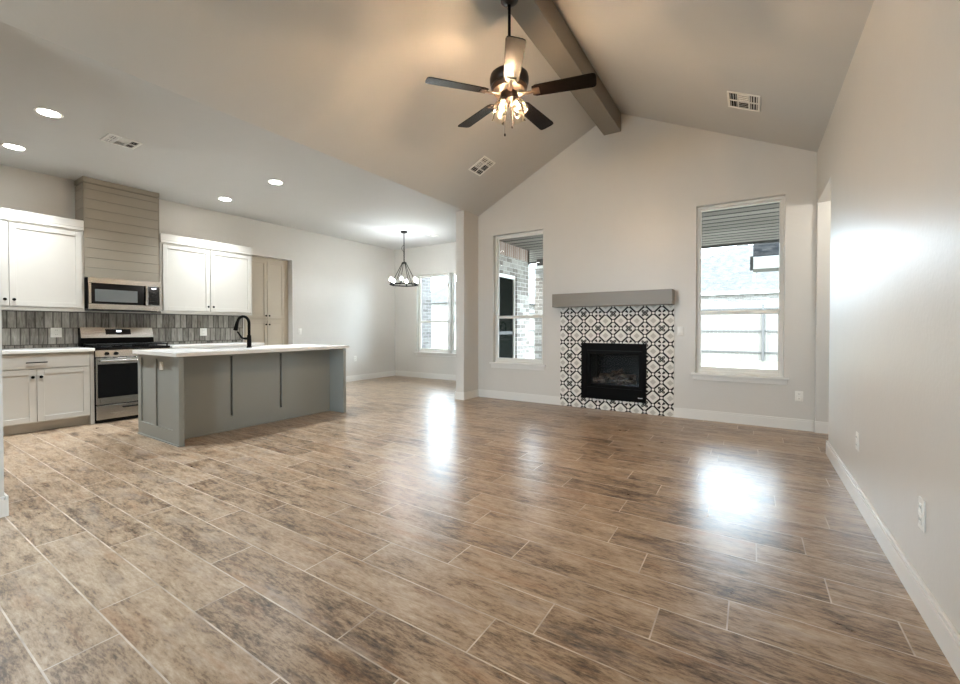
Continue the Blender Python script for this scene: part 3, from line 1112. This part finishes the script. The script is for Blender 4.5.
bk = bgd.build('backguard', 'black', t)
# sloped steel face of the backguard
sf = MB()
sf.prism([(XL + 0.1115, 1.040), (XL + 0.121, 1.036), (XL + 0.084, 1.170), (XL + 0.072, 1.170)], 'y', y0 + 0.002, y1 - 0.002)
sf.build('steel_face', 'steel', bk)
cpn = MB()
cpn.prism([(XL + 0.106, 1.078), (XL + 0.1115, 1.078), (XL + 0.0915, 1.150), (XL + 0.086, 1.150)], 'y', 2.05, 2.32)
cp = cpn.build('control_display', 'black_gloss', bk)
cpn = MB()
cpn.prism([(XL + 0.099, 1.112), (XL + 0.1033, 1.112), (XL + 0.0977, 1.132), (XL + 0.093, 1.132)], 'y', 2.165, 2.215)
cpn.build('clock_display', 'display', bk)
cpan = MB()
cpan.prism([(xf - 0.02, 0.81), (xf + 0.004, 0.81), (xf - 0.006, 0.893), (xf - 0.02, 0.893)], 'y', y0, y1)
cpan = cpan.build('control_panel', 'steel', t)
for yy in (1.905, 1.995, 2.20, 2.40, 2.495):
    kk = MB()
    kk.cyl((xf - 0.002, yy, 0.852), (xf + 0.024, yy, 0.850), 0.021, 0.018, 18)
    kk.box(xf + 0.018, xf + 0.030, yy - 0.004, yy + 0.004, 0.834, 0.868, 0.002)
    kk.build('knob', 'black', cpan)
dr = MB().ring(y0 + 0.002, y1 - 0.002, 0.228, 0.800, (0.035, 0.035, 0.09, 0.085), 'x', xf - 0.02, xf + 0.012, 0.004).build('oven_door', 'steel', t)
MB().box(xf - 0.018, xf + 0.013, y0 + 0.012, y1 - 0.012, 0.312, 0.722, 0.002).build('window', 'black_gloss', dr)
hb = MB()
hb.cyl((xf + 0.055, y0 + 0.03, 0.762), (xf + 0.055, y1 - 0.03, 0.762), 0.014, n=14)
for yy in (y0 + 0.06, y1 - 0.06):
    hb.cyl((xf + 0.01, yy, 0.762), (xf + 0.055, yy, 0.762), 0.010, n=10)
hb.build('handle', 'steel', dr)
dw = MB().box(xf - 0.02, xf + 0.010, y0 + 0.002, y1 - 0.002, 0.045, 0.218, 0.004).build('drawer', 'steel', t)
MB().box(xf + 0.010, xf + 0.028, 2.05, 2.35, 0.168, 0.184, 0.004).build('handle', 'cast_iron', dw)
MB().box(XL + 0.05, xf - 0.06, y0 + 0.01, y1 - 0.01, 0.0, 0.03).build('plinth', 'slot', t)

# --- pantry cabinet in the wall recess -------------------------------------------
t = thing('pantry_cabinet', 'tan built-in pantry cabinet inside the kitchen wall opening', 'cabinet', (-7.75, 4.40, 0))
xf = -7.425
MB().box(-8.10, xf - 0.021, 3.935, 4.825, 0.0, 2.434).build('body', 'pantry', t)
fr = MB()
fr.ring(3.935, 4.825, 0.0, 2.434, (0.06, 0.075, 0.1, 0.05), 'x', xf - 0.021, xf - 0.002)
fr.box(xf - 0.021, xf - 0.002, 3.99, 4.75, 1.30, 1.335)
fr.build('face_frame', 'pantry', t)
for (a, c_, kn) in ((3.998, 4.400, 1), (4.406, 4.747, -1)):
    dr = shaker(a, c_, 1.337, 2.382, xf + 0.016, 'door', 'pantry', t, 0.055)
    knob(xf + 0.016, c_ - 0.028 if kn > 0 else a + 0.028, 1.385, dr)
    dr = shaker(a, c_, 0.105, 1.298, xf + 0.016, 'door', 'pantry', t, 0.055)
    knob(xf + 0.016, c_ - 0.028 if kn > 0 else a + 0.028, 1.225, dr)

# --- island ------------------------------------------------------------------------
IX0, IX1, IY0, IY1 = -5.68, -4.70, 1.89, 3.915
t = thing('kitchen_island', 'grey-green panelled kitchen island under a white countertop', 'kitchen island', ((IX0 + IX1) / 2, 2.9, 0))


def island_end(ya, yb, out):
    e = MB()
    e.box(IX0, IX1, ya + (0.014 if out < 0 else 0), yb - (0.014 if out > 0 else 0), 0, 0.884)
    f0, f1 = (ya, ya + 0.0135) if out < 0 else (yb - 0.0135, yb)
    for (a, c_) in ((IX0, -5.60), (-5.265, -5.225), (-4.845, IX1)):
        e.box(a, c_, f0, f1, 0.0, 0.884)
    for (a, c_) in ((-5.60, -5.265), (-5.225, -4.845)):
        e.box(a, c_, f0, f1, 0.0, 0.145)
        e.box(a, c_, f0, f1, 0.845, 0.884)
    return e.build('end_panel', 'sage', t)


island_end(IY0, IY0 + 0.045, -1)
island_end(IY1 - 0.045, IY1, 1)
bp = MB()
bp.box(-5.05, -5.03, IY0 + 0.045, IY1 - 0.045, 0, 0.884)
for (a, c_) in ((IY0 + 0.045, 2.526), (2.540, 3.126), (3.140, IY1 - 0.045)):
    bp.box(-5.03, -4.990, a, c_, 0.165, 0.845)
bp.box(-5.03, -4.990, IY0 + 0.045, IY1 - 0.045, 0, 0.165)
bp.box(-5.03, -4.990, IY0 + 0.045, IY1 - 0.045, 0.845, 0.884)
bp.build('back_panel', 'sage', t)
for yy in (2.54, 3.14):
    MB().box(-4.990, -4.974, yy, yy + 0.022, 0.165, 0.845).build('batten', 'sage', t)
sh = MB()
sh.box(IX0, IX1 + 0.01, IY0 - 0.010, IY0, 0, 0.018, 0.003)
sh.box(IX1, IX1 + 0.01, IY0, IY0 + 0.045, 0, 0.018, 0.003)
sh.box(-4.990, -4.978, IY0 + 0.045, IY1 - 0.045, 0, 0.018, 0.003)
sh.build('shoe_moulding', 'sage', t)
fr = MB()
fr.ring(IY0 + 0.045, IY1 - 0.045, 0.10, 0.884, 0.03, 'x', -5.66, -5.64)
fr.box(-5.60, -5.585, IY0 + 0.045, IY1 - 0.045, 0, 0.10)
fr.build('face_frame', 'sage', t)
ys = [1.945, 2.42, 2.90, 3.38, 3.86]
for i in range(4):
    dr = shaker(ys[i] + 0.003, ys[i + 1] - 0.003, 0.115, 0.868, -5.64, 'door', 'sage', t)
    for v in dr.data.vertices:
        v.co.x += -0.035
o = MB()
hx0, hx1, hy0, hy1 = -5.615, -5.285, 2.36, 3.10
o.sheet(-5.71, -4.655, 1.853, 3.950, [(hx0, hx1, hy0, hy1)], 'z', 0.886, 0.922)
bmesh.ops.remove_doubles(o.bm, verts=o.bm.verts, dist=1e-5)
o = o.build('countertop', 'quartz', loc=(-5.2, 2.9, 0.886))
tag(o, 'white quartz countertop on the grey-green island', 'countertop')
sk = MB()
sk.sheet(hx0, hx1, hy0, hy1, [], 'z', 0.70, 0.705)
sk.ring(hx0 - 0.004, hx1 + 0.004, hy0 - 0.004, hy1 + 0.004, 0.004, 'y', 0, 0)
sk.bm.clear()
for (a, b_, c_, d_, e_, f_) in ((hx0, hx1, hy0, hy1, 0.700, 0.704), (hx0 - 0.004, hx0, hy0, hy1, 0.70, 0.884), (hx1, hx1 + 0.004, hy0, hy1, 0.70, 0.884),
                               (hx0, hx1, hy0 - 0.004, hy0, 0.70, 0.884), (hx0, hx1, hy1, hy1 + 0.004, 0.70, 0.884)):
    sk.box(a, b_, c_, d_, e_, f_)
sko = sk.build('sink', 'steel', loc=(-5.45, 2.73, 0.70))
tag(sko, 'stainless undermount sink set in the island countertop', 'sink')

# faucet
fx, fy = -5.235, 2.875
t = thing('faucet', 'matte black gooseneck kitchen faucet on the island countertop', 'faucet', (fx, fy, 0.922))
b = MB()
b.lathe([(0.030, 0.922), (0.030, 0.930), (0.024, 0.940), (0.026, 0.965), (0.023, 1.075), (0.0, 1.075)], (fx, fy, 0), 20)
b.build('body', 'black', t)
dx, dy = -0.95, -0.31
pts = [(fx, fy, 1.06), (fx, fy, 1.22)]
for k in range(1, 13):
    a = PI * k / 12 * 0.94
    rr = 0.088
    pts.append((fx + dx * rr * (1 - math.cos(a)), fy + dy * rr * (1 - math.cos(a)), 1.22 + rr * math.sin(a)))
MB().tube(pts, 0.0165, 12).build('spout', 'black', t)
e_ = Vector(pts[-1])
MB().tube([e_ + Vector((0, 0, 0.01)), e_ + Vector((dx * 0.012, dy * 0.012, -0.03)), e_ + Vector((dx * 0.03, dy * 0.03, -0.10))], [0.018, 0.021, 0.026], 14).build('spray_head', 'black', t)
MB().tube([(fx, fy, 1.035), (fx + dx * 0.03, fy + dy * 0.03 - 0.02, 1.035), (fx + dx * 0.07, fy + dy * 0.07 - 0.03, 1.04),
           (fx + dx * 0.12, fy + dy * 0.12 - 0.045, 1.12)], [0.017, 0.016, 0.012, 0.009], 10).build('lever', 'black', t)


# ------------------------------------------------------------------ outlets and switches
def plate(name, label, cat, c, normal, slots='outlet', w=0.075, h=0.118):
    """wall plate centred at c; normal is 'x+', 'x-', 'y-'"""
    t = thing(name, label, cat, c)
    rot = {'x+': R(90), 'x-': R(-90), 'y-': 0.0}[normal]
    t.rotation_euler = (0, 0, rot)      # local frame: faces -y
    MB().box(-w / 2, w / 2, -0.006, 0.0, -h / 2, h / 2, 0.0025, 2).build('plate', 'plate', t, local=True)
    if slots == 'outlet':
        for s in (-1, 1):
            MB().box(-0.017, 0.017, -0.009, -0.006, s * 0.026 - 0.017, s * 0.026 + 0.017, 0.004, 2).build('socket', 'plate', t, local=True)
            sk_ = t.children[-1]
            q = MB()
            for sx in (-0.007, 0.007):
                q.box(sx - 0.0012, sx + 0.0012, -0.0095, -0.009, s * 0.026 - 0.002, s * 0.026 + 0.008)
            q.build('slot', 'slot', sk_, local=True)
    else:
        MB().box(-0.016, 0.016, -0.011, -0.006, -0.032, 0.032, 0.003).build('rocker', 'plate', t, local=True)
    return t


plate('wall_outlet', 'white outlet on the grey tiles to the left of the range', 'outlet', (XL + 0.010, 1.597, 1.108), 'x+', w=0.10, h=0.118)
plate('wall_outlet', 'white outlet on the grey tiles to the right of the range', 'outlet', (XL + 0.010, 3.28, 1.099), 'x+', w=0.10, h=0.118)
plate('wall_outlet', 'white outlet on the end panel of the island', 'outlet', (-5.115, IY0 + 0.0135, 0.775), 'y-', w=0.085, h=0.085)
plate('light_switch', 'white switch plate on the wall beside the pantry opening', 'light switch', (XL, 4.985, 1.095), 'x+', 'switch')
plate('wall_outlet', 'low white outlet on the wall behind the far island end', 'outlet', (XL, 6.33, 0.49), 'x+')
plate('wall_outlet', 'low white outlet on the back wall beside the hall opening', 'outlet', (0.464, YB, 0.385), 'y-')
plate('light_switch', 'white switch plate at the edge of the patterned fireplace tile', 'light switch', (-0.775, YB, 1.125), 'y-', 'switch', w=0.07)
plate('wall_outlet', 'low white outlet farther along the right wall', 'outlet', (XR, 3.735, 0.41), 'x-')
plate('wall_outlet', 'low white outlet nearer along the right wall', 'outlet', (XR, 2.465, 0.395), 'x-', w=0.07, h=0.13)

# ================================================================== FIREPLACE
YT = YB - 0.016
tl = MB()
tl.sheet(-2.416, -0.850, 0.0, 1.468, [FB], 'y', YT, YB - 0.0012)
tag(tl.build('tile_surround', 'pattern', loc=(-1.633, YB, 0)), 'black and white patterned tile surround around the firebox', 'tile surround')

m = thing('mantel', 'thick taupe box mantel above the patterned tile', 'mantel', (-1.64, YB, 1.468))
MB().box(-2.475, -0.845, YB - 0.20, YB, 1.468, 1.660, 0.003).build('shelf', 'taupe', m)

f = thing('fireplace', 'black gas fireplace insert set in the patterned tile', 'fireplace', (-1.638, YB, 0.15))
x0, x1, z0, z1 = -2.085, -1.187, 0.152, 0.948
yf = YT - 0.028
fr = MB()
fr.ring(x0, x1, z0, z1, (0.085, 0.055, 0.165, 0.115), 'y', yf, YT - 0.001, 0.004)
fr.build('frame', 'black', f)
MB().box(x0 + 0.085, x1 - 0.055, yf - 0.002, yf + 0.008, 0.838, 0.850).build('louver', 'cast_iron', f)
ins = MB()
gx0, gx1, gz0, gz1 = -2.002, -1.240, 0.315, 0.835
ins.ring(gx0, gx1, gz0, gz1, 0.045, 'y', yf + 0.010, YT + 0.02, 0.003)
dr = ins.build('glass_frame', 'black', f)
MB().box(gx0 + 0.045, gx1 - 0.045, YT - 0.002, YT + 0.002, gz0 + 0.045, gz1 - 0.045).build('pane', 'fire_glass', dr)
bx = MB()
bx.box(gx0, gx1, YB + 0.42, YB + 0.43, 0.2, 0.9)
bx.box(gx0, gx0 + 0.01, YT + 0.02, YB + 0.42, 0.2, 0.9)
bx.box(gx1 - 0.01, gx1, YT + 0.02, YB + 0.42, 0.2, 0.9)
bx.box(gx0, gx1, YT + 0.02, YB + 0.42, 0.2, 0.32)
bx.box(gx0, gx1, YT + 0.02, YB + 0.42, 0.86, 0.9)
bx.build('firebox', 'cast_iron', f)
bs = MB().box(-1.92, -1.32, YB + 0.02, YB + 0.30, 0.32, 0.36, 0.01).build('burner', 'cast_iron', f)
for (p, q, r0, r1) in (((-1.93, YB + 0.06, 0.40), (-1.62, YB + 0.10, 0.42), 0.050, 0.042),
                       ((-1.60, YB + 0.06, 0.40), (-1.33, YB + 0.05, 0.41), 0.042, 0.036),
                       ((-1.88, YB + 0.20, 0.44), (-1.38, YB + 0.22, 0.45), 0.055, 0.05),
                       ((-1.78, YB + 0.05, 0.44), (-1.55, YB + 0.18, 0.56), 0.038, 0.03),
                       ((-1.70, YB + 0.20, 0.52), (-1.42, YB + 0.08, 0.46), 0.034, 0.028)):
    p, q = Vector(p), Vector(q)
    pts, rs = [], []
    for k in range(7):
        s = k / 6
        pts.append(p.lerp(q, s) + Vector((0, rng.uniform(-.008, .008), rng.uniform(-.008, .008))))
        rs.append((r0 + (r1 - r0) * s) * rng.uniform(0.9, 1.1))
    MB().tube(pts, rs, 10).build('log', 'log', f)
lg = MB()
for k, wd in enumerate((0.012, 0.008, 0.010, 0.012)):
    lg.box(-1.290 + k * 0.015, -1.290 + k * 0.015 + wd, yf - 0.0015, yf + 0.001, 0.205, 0.216)
lg.build('badge', 'plate', f)


# ================================================================== CEILING FITTINGS
def can_light(x, y, label):
    t = thing('ceiling_light', label, 'recessed light', (x, y, ZC), 'recessed lights in the flat kitchen ceiling')
    MB().lathe([(0.072, ZC - 0.002), (0.092, ZC - 0.004), (0.094, ZC - 0.0005)], (x, y, 0), 32).build('trim_ring', 'plate', t)
    MB().lathe([(0.0, ZC - 0.003), (0.073, ZC - 0.003)], (x, y, 0), 32).build('lens', 'can_lens', t)
    L = bpy.data.lights.new('ceiling_light_beam', 'SPOT')
    L.energy = CAN
    L.color = (0.89, 0.96, 1.0)
    L.spot_size = R(125)
    L.spot_blend = 1.0
    L.shadow_soft_size = 0.06
    lo = bpy.data.objects.new('ceiling_light_beam', L)
    lo.location = (x, y, ZC - 0.012)
    COL.objects.link(lo)
    return t


can_light(-5.195, 1.108, 'lit recessed light nearest the vault, in front of the ceiling vent')
can_light(-6.475, 1.118, 'lit recessed light above the cabinets to the left of the hood')
can_light(-6.50, 3.23, 'lit recessed light above the wall cabinet to the right of the hood')
can_light(-5.195, 3.21, 'lit recessed light over the far half of the island')


L = bpy.data.lights.new('hall_fill_light', 'POINT')      # unseen lamp, added to brighten the hall beyond the opening
L.energy = 5
L.color = (1.0, 0.96, 0.9)
L.shadow_soft_size = 0.08
lo = bpy.data.objects.new('hall_fill_light', L)
lo.location = (1.3, 5.3, 2.5)
COL.objects.link(lo)


def vent(label, loc, rot, w, l, fan=True):
    """supply register: local x = long side, local y = short side, faces local -z"""
    t = thing('ceiling_vent', label, 'vent', loc, None, rot)
    fr = MB()
    for (a, b_, c_, d_) in ((-l / 2, l / 2, -w / 2, -w / 2 + 0.022), (-l / 2, l / 2, w / 2 - 0.022, w / 2),
                            (-l / 2, -l / 2 + 0.022, -w / 2 + 0.022, w / 2 - 0.022), (l / 2 - 0.022, l / 2, -w / 2 + 0.022, w / 2 - 0.022)):
        fr.box(a, b_, c_, d_, -0.010, 0.0, 0.002)
    fr.build('frame', 'plate', t, local=True)
    MB().box(-l / 2 + 0.02, l / 2 - 0.02, -w / 2 + 0.02, w / 2 - 0.02, -0.002, 0.0).build('backing', 'duct', t, local=True)
    il, iw = l - 0.044, w - 0.044
    a, b_ = -il / 2 + il * 0.30, il / 2 - il * 0.30
    bars = MB()
    for x in (a, b_):
        bars.box(x - 0.006, x + 0.006, -iw / 2, iw / 2, -0.011, -0.002)
    bars.box(-il / 2, il / 2, -0.006, 0.006, -0.0105, -0.002)
    bars.build('divider', 'plate', t, local=True)

    def louvers(x0, x1, y0, y1, along, tilt, n):
        q = MB()
        for i in range(n):
            s = (i + 0.5) / n
            if along == 'y':
                cx, cy, hl = x0 + (x1 - x0) * s, (y0 + y1) / 2, (y1 - y0) / 2
                mt = Matrix.Translation((cx, cy, -0.006)) @ Matrix.Rotation(tilt, 4, 'Y')
                q.box(-0.006, 0.006, -hl, hl, -0.0005, 0.0005, mtx=mt)
            else:
                cx, cy, hl = (x0 + x1) / 2, y0 + (y1 - y0) * s, (x1 - x0) / 2
                mt = Matrix.Translation((cx, cy, -0.006)) @ Matrix.Rotation(tilt, 4, 'X')
                q.box(-hl, hl, -0.006, 0.006, -0.0005, 0.0005, mtx=mt)
        q.build('louvers', 'plate', t, local=True)
    g = 0.007
    louvers(-il / 2, a - g, -iw / 2, iw / 2, 'y', R(45), 3)
    louvers(b_ + g, il / 2, -iw / 2, iw / 2, 'y', R(-45), 3)
    louvers(a + g, b_ - g, g, iw / 2, 'x', R(45), 4)
    louvers(a + g, b_ - g, -iw / 2, -g, 'x', R(-45), 4)
    return t


vent('white vent in the flat kitchen ceiling near the hood', (-5.36, 1.67, ZC - 0.0005), (0, 0, R(90)), 0.25, 0.27)
vent('white vent in the dining room ceiling by the chandelier', (-5.47, 6.74, ZC - 0.0005), (0, 0, R(90)), 0.16, 0.26)
al, ar = math.atan(SL), math.atan(SR)
xv = -3.168
vent('white vent on the vault slope above the stub wall', (xv, 5.0, ZC + SL * (xv - XP) - 0.0006), (0, -al, 0), 0.295, 0.30)
xv = -0.079
vent('white vent on the vault slope at the fireplace side of the yard window', (xv, 5.045, ZW + SR * (XR - xv) - 0.0006), (0, ar, 0), 0.35, 0.31)

# ------------------------------------------------------------------ ceiling fan
FX, FY = -1.712, 3.125
t = thing('ceiling_fan', 'dark bronze five-blade ceiling fan with glass lamps hanging from the beam', 'ceiling fan', (FX, FY, 3.888))
MB().lathe([(0.0, 3.888), (0.072, 3.888), (0.072, 3.880), (0.05, 3.858), (0.022, 3.846), (0.0, 3.844)], (FX, FY, 0)).build('canopy', 'bronze', t)
MB().cyl((FX, FY, 3.85), (FX, FY, 3.34), 0.0125, n=16).build('downrod', 'black', t)
mo = MB()
mo.lathe([(0.0, 3.345), (0.024, 3.343), (0.028, 3.308), (0.060, 3.298), (0.130, 3.285), (0.157, 3.262), (0.163, 3.235), (0.160, 3.195), (0.148, 3.180),
          (0.150, 3.160), (0.135, 3.135), (0.085, 3.118), (0.0, 3.116)], (FX, FY, 0), 40)
mo.build('motor', 'bronze', t)
MB().lathe([(0.072, 3.118), (0.076, 3.10), (0.070, 3.055), (0.050, 3.035), (0.030, 3.02), (0.0, 3.015)], (FX, FY, 0), 32).build('light_kit', 'bronze', t)
for k in range(5):
    a = R(14.5 + 72 * k)
    mt = Matrix.Translation((FX, FY, 3.108)) @ Matrix.Rotation(a, 4, 'Z') @ Matrix.Rotation(R(-12), 4, 'X')
    bl = MB()
    prof = []
    r0_, r1_ = 0.195, 0.70
    hw0, hw1 = 0.060, 0.072
    outl = [(r0_, -hw0 * 0.75), (r0_ + 0.03, -hw0), (r1_ - 0.03, -hw1), (r1_ - 0.008, -hw1 + 0.008), (r1_, -hw1 + 0.03),
            (r1_, hw1 - 0.03), (r1_ - 0.008, hw1 - 0.008), (r1_ - 0.03, hw1), (r0_ + 0.03, hw0), (r0_, hw0 * 0.75)]
    bl.prism(outl, 'z', -0.0035, 0.0035)
    bmesh.ops.transform(bl.bm, matrix=mt, verts=bl.bm.verts)
    blo = bl.build('blade', 'blade', t)
    ir = MB()
    ir.box(0.08, 0.25, -0.016, 0.016, -0.012, -0.004, 0.003)
    ir.box(0.20, 0.255, -0.040, 0.040, -0.010, -0.004, 0.003)
    bmesh.ops.transform(ir.bm, matrix=Matrix.Translation((FX, FY, 3.108)) @ Matrix.Rotation(a, 4, 'Z') @ Matrix.Rotation(R(-10), 4, 'X'), verts=ir.bm.verts)
    ir.build('bracket', 'bronze', blo)
for k in range(4):
    a = R(32.6 + 45 + 90 * k)
    ax = Matrix.Translation((FX, FY, 3.05)) @ Matrix.Rotation(a, 4, 'Z') @ Matrix.Translation((0.062, 0, 0)) @ Matrix.Rotation(R(-28), 4, 'Y')
    fit = MB()
    fit.lathe([(0.0, 0.012), (0.020, 0.010), (0.026, -0.012), (0.026, -0.03), (0.0, -0.03)], (0, 0, 0), 20, ax)
    fo = fit.build('lamp_holder', 'bronze', t)
    sh = MB()
    pr = [(0.027, -0.022), (0.040, -0.035), (0.052, -0.065), (0.056, -0.100), (0.052, -0.130), (0.055, -0.146)]
    sh.lathe(pr, (0, 0, 0), 40, ax)
    # scalloped rim and rippled wall
    inv = ax.inverted()
    for v in sh.bm.verts:
        p = inv @ v.co
        an = math.atan2(p.y, p.x)
        s = 1 + 0.04 * math.cos(an * 4 + p.z * 12)
        v.co = ax @ Vector((p.x * s, p.y * s, p.z + (0.003 * math.cos(an * 4) if p.z < -0.14 else 0)))
    sho = sh.build('lamp_shade', 'lamp_glass', fo)
    bu = MB()
    bu.lathe([(0.010, -0.03), (0.011, -0.050), (0.015, -0.070), (0.016, -0.086), (0.011, -0.102), (0.0, -0.110)], (0, 0, 0), 18, ax)
    bu.build('bulb', 'bulb', fo)
    L = bpy.data.lights.new('fan_bulb_light', 'POINT')
    L.energy = FAN_BULB
    L.color = (1.0, 0.69, 0.42)
    L.shadow_soft_size = 0.019
    lo = bpy.data.objects.new('fan_bulb_light', L)
    lo.location = ax @ Vector((0, 0, -0.082))
    COL.objects.link(lo)
for (ox, oy, zb) in ((0.012, 0.03, 2.845), (-0.03, -0.02, 2.77)):
    ch = MB()
    ch.cyl((FX + ox, FY + oy, 3.03), (FX + ox, FY + oy, zb + 0.02), 0.0016, n=6)
    co = ch.build('pull_chain', 'bronze', t)
    MB().lathe([(0.0, zb + 0.022), (0.005, zb + 0.018), (0.008, zb + 0.006), (0.006, zb - 0.004), (0.0, zb - 0.006)], (FX + ox, FY + oy, 0), 12).build('pendant', 'black', co)

# ------------------------------------------------------------------ chandelier
CX, CY = -5.737, 6.20
t = thing('chandelier', 'black ring chandelier with lit candle bulbs in the dining room', 'chandelier', (CX, CY, ZC))
MB().lathe([(0.0, ZC), (0.065, ZC), (0.065, ZC - 0.012), (0.055, ZC - 0.028), (0.0, ZC - 0.030)], (CX, CY, 0)).build('canopy', 'black', t)
chn = MB()
chn.cyl((CX, CY, ZC - 0.03), (CX, CY, 2.74), 0.008, n=8)
z = 2.74
k = 0
while z > 2.45:
    pts = []
    for i in range(12):
        a = 2 * PI * i / 12
        du, dv = 0.011 * math.cos(a), 0.026 * math.sin(a)
        pts.append((CX + (du if k % 2 else 0), CY + (0 if k % 2 else du), z - 0.02 + dv))
    chn.tube(pts, 0.0042, 6, closed=True)
    z -= 0.038
    k += 1
chn.build('chain', 'black', t)
pts = [(CX + 0.01 - 0.045 * math.sin(PI * i / 8), CY - 0.03 * math.sin(PI * i / 8), 2.80 - 0.02 * i) for i in range(9)]
MB().tube(pts, 0.004, 6).build('cord', 'cast_iron', t)
MB().lathe([(0.0, 2.452), (0.030, 2.450), (0.046, 2.440), (0.046, 2.425), (0.0, 2.420)], (CX, CY, 0), 24).build('hub', 'black', t)
RR = 0.255
rg = MB()
rg.lathe([(RR - 0.012, 1.995), (RR - 0.012, 2.018), (RR + 0.012, 2.018), (RR + 0.012, 1.995), (RR - 0.012, 1.995)], (CX, CY, 0), 48)
rg.build('ring', 'black', t)
for k in range(6):
    a = R(32.6 + 60 * k)
    ux, uy = math.cos(a), math.sin(a)
    MB().cyl((CX + ux * 0.038, CY + uy * 0.038, 2.432), (CX + ux * RR, CY + uy * RR, 2.01), 0.006, n=8).build('rod', 'black', t)
    a = R(32.6 + 30 + 60 * k)
    ux, uy = math.cos(a), math.sin(a)
    bx_, by_ = CX + ux * (RR + 0.012), CY + uy * (RR + 0.012)
    cn = MB().lathe([(0.0, 1.990), (0.026, 1.996), (0.028, 2.006), (0.013, 2.012), (0.013, 2.058), (0.0, 2.058)], (bx_, by_, 0), 16).build('candle_holder', 'black', t)
    MB().lathe([(0.010, 2.058), (0.022, 2.075), (0.027, 2.095), (0.021, 2.118), (0.008, 2.138), (0.0, 2.142)], (bx_, by_, 0), 14).build('bulb', 'bulb_white', cn)
    L = bpy.data.lights.new('chandelier_bulb_light', 'POINT')
    L.energy = CHAND_BULB
    L.color = (0.82, 0.93, 1.0)
    L.shadow_soft_size = 0.03
    lo = bpy.data.objects.new('chandelier_bulb_light', L)
    lo.location = (bx_, by_, 2.095)
    COL.objects.link(lo)
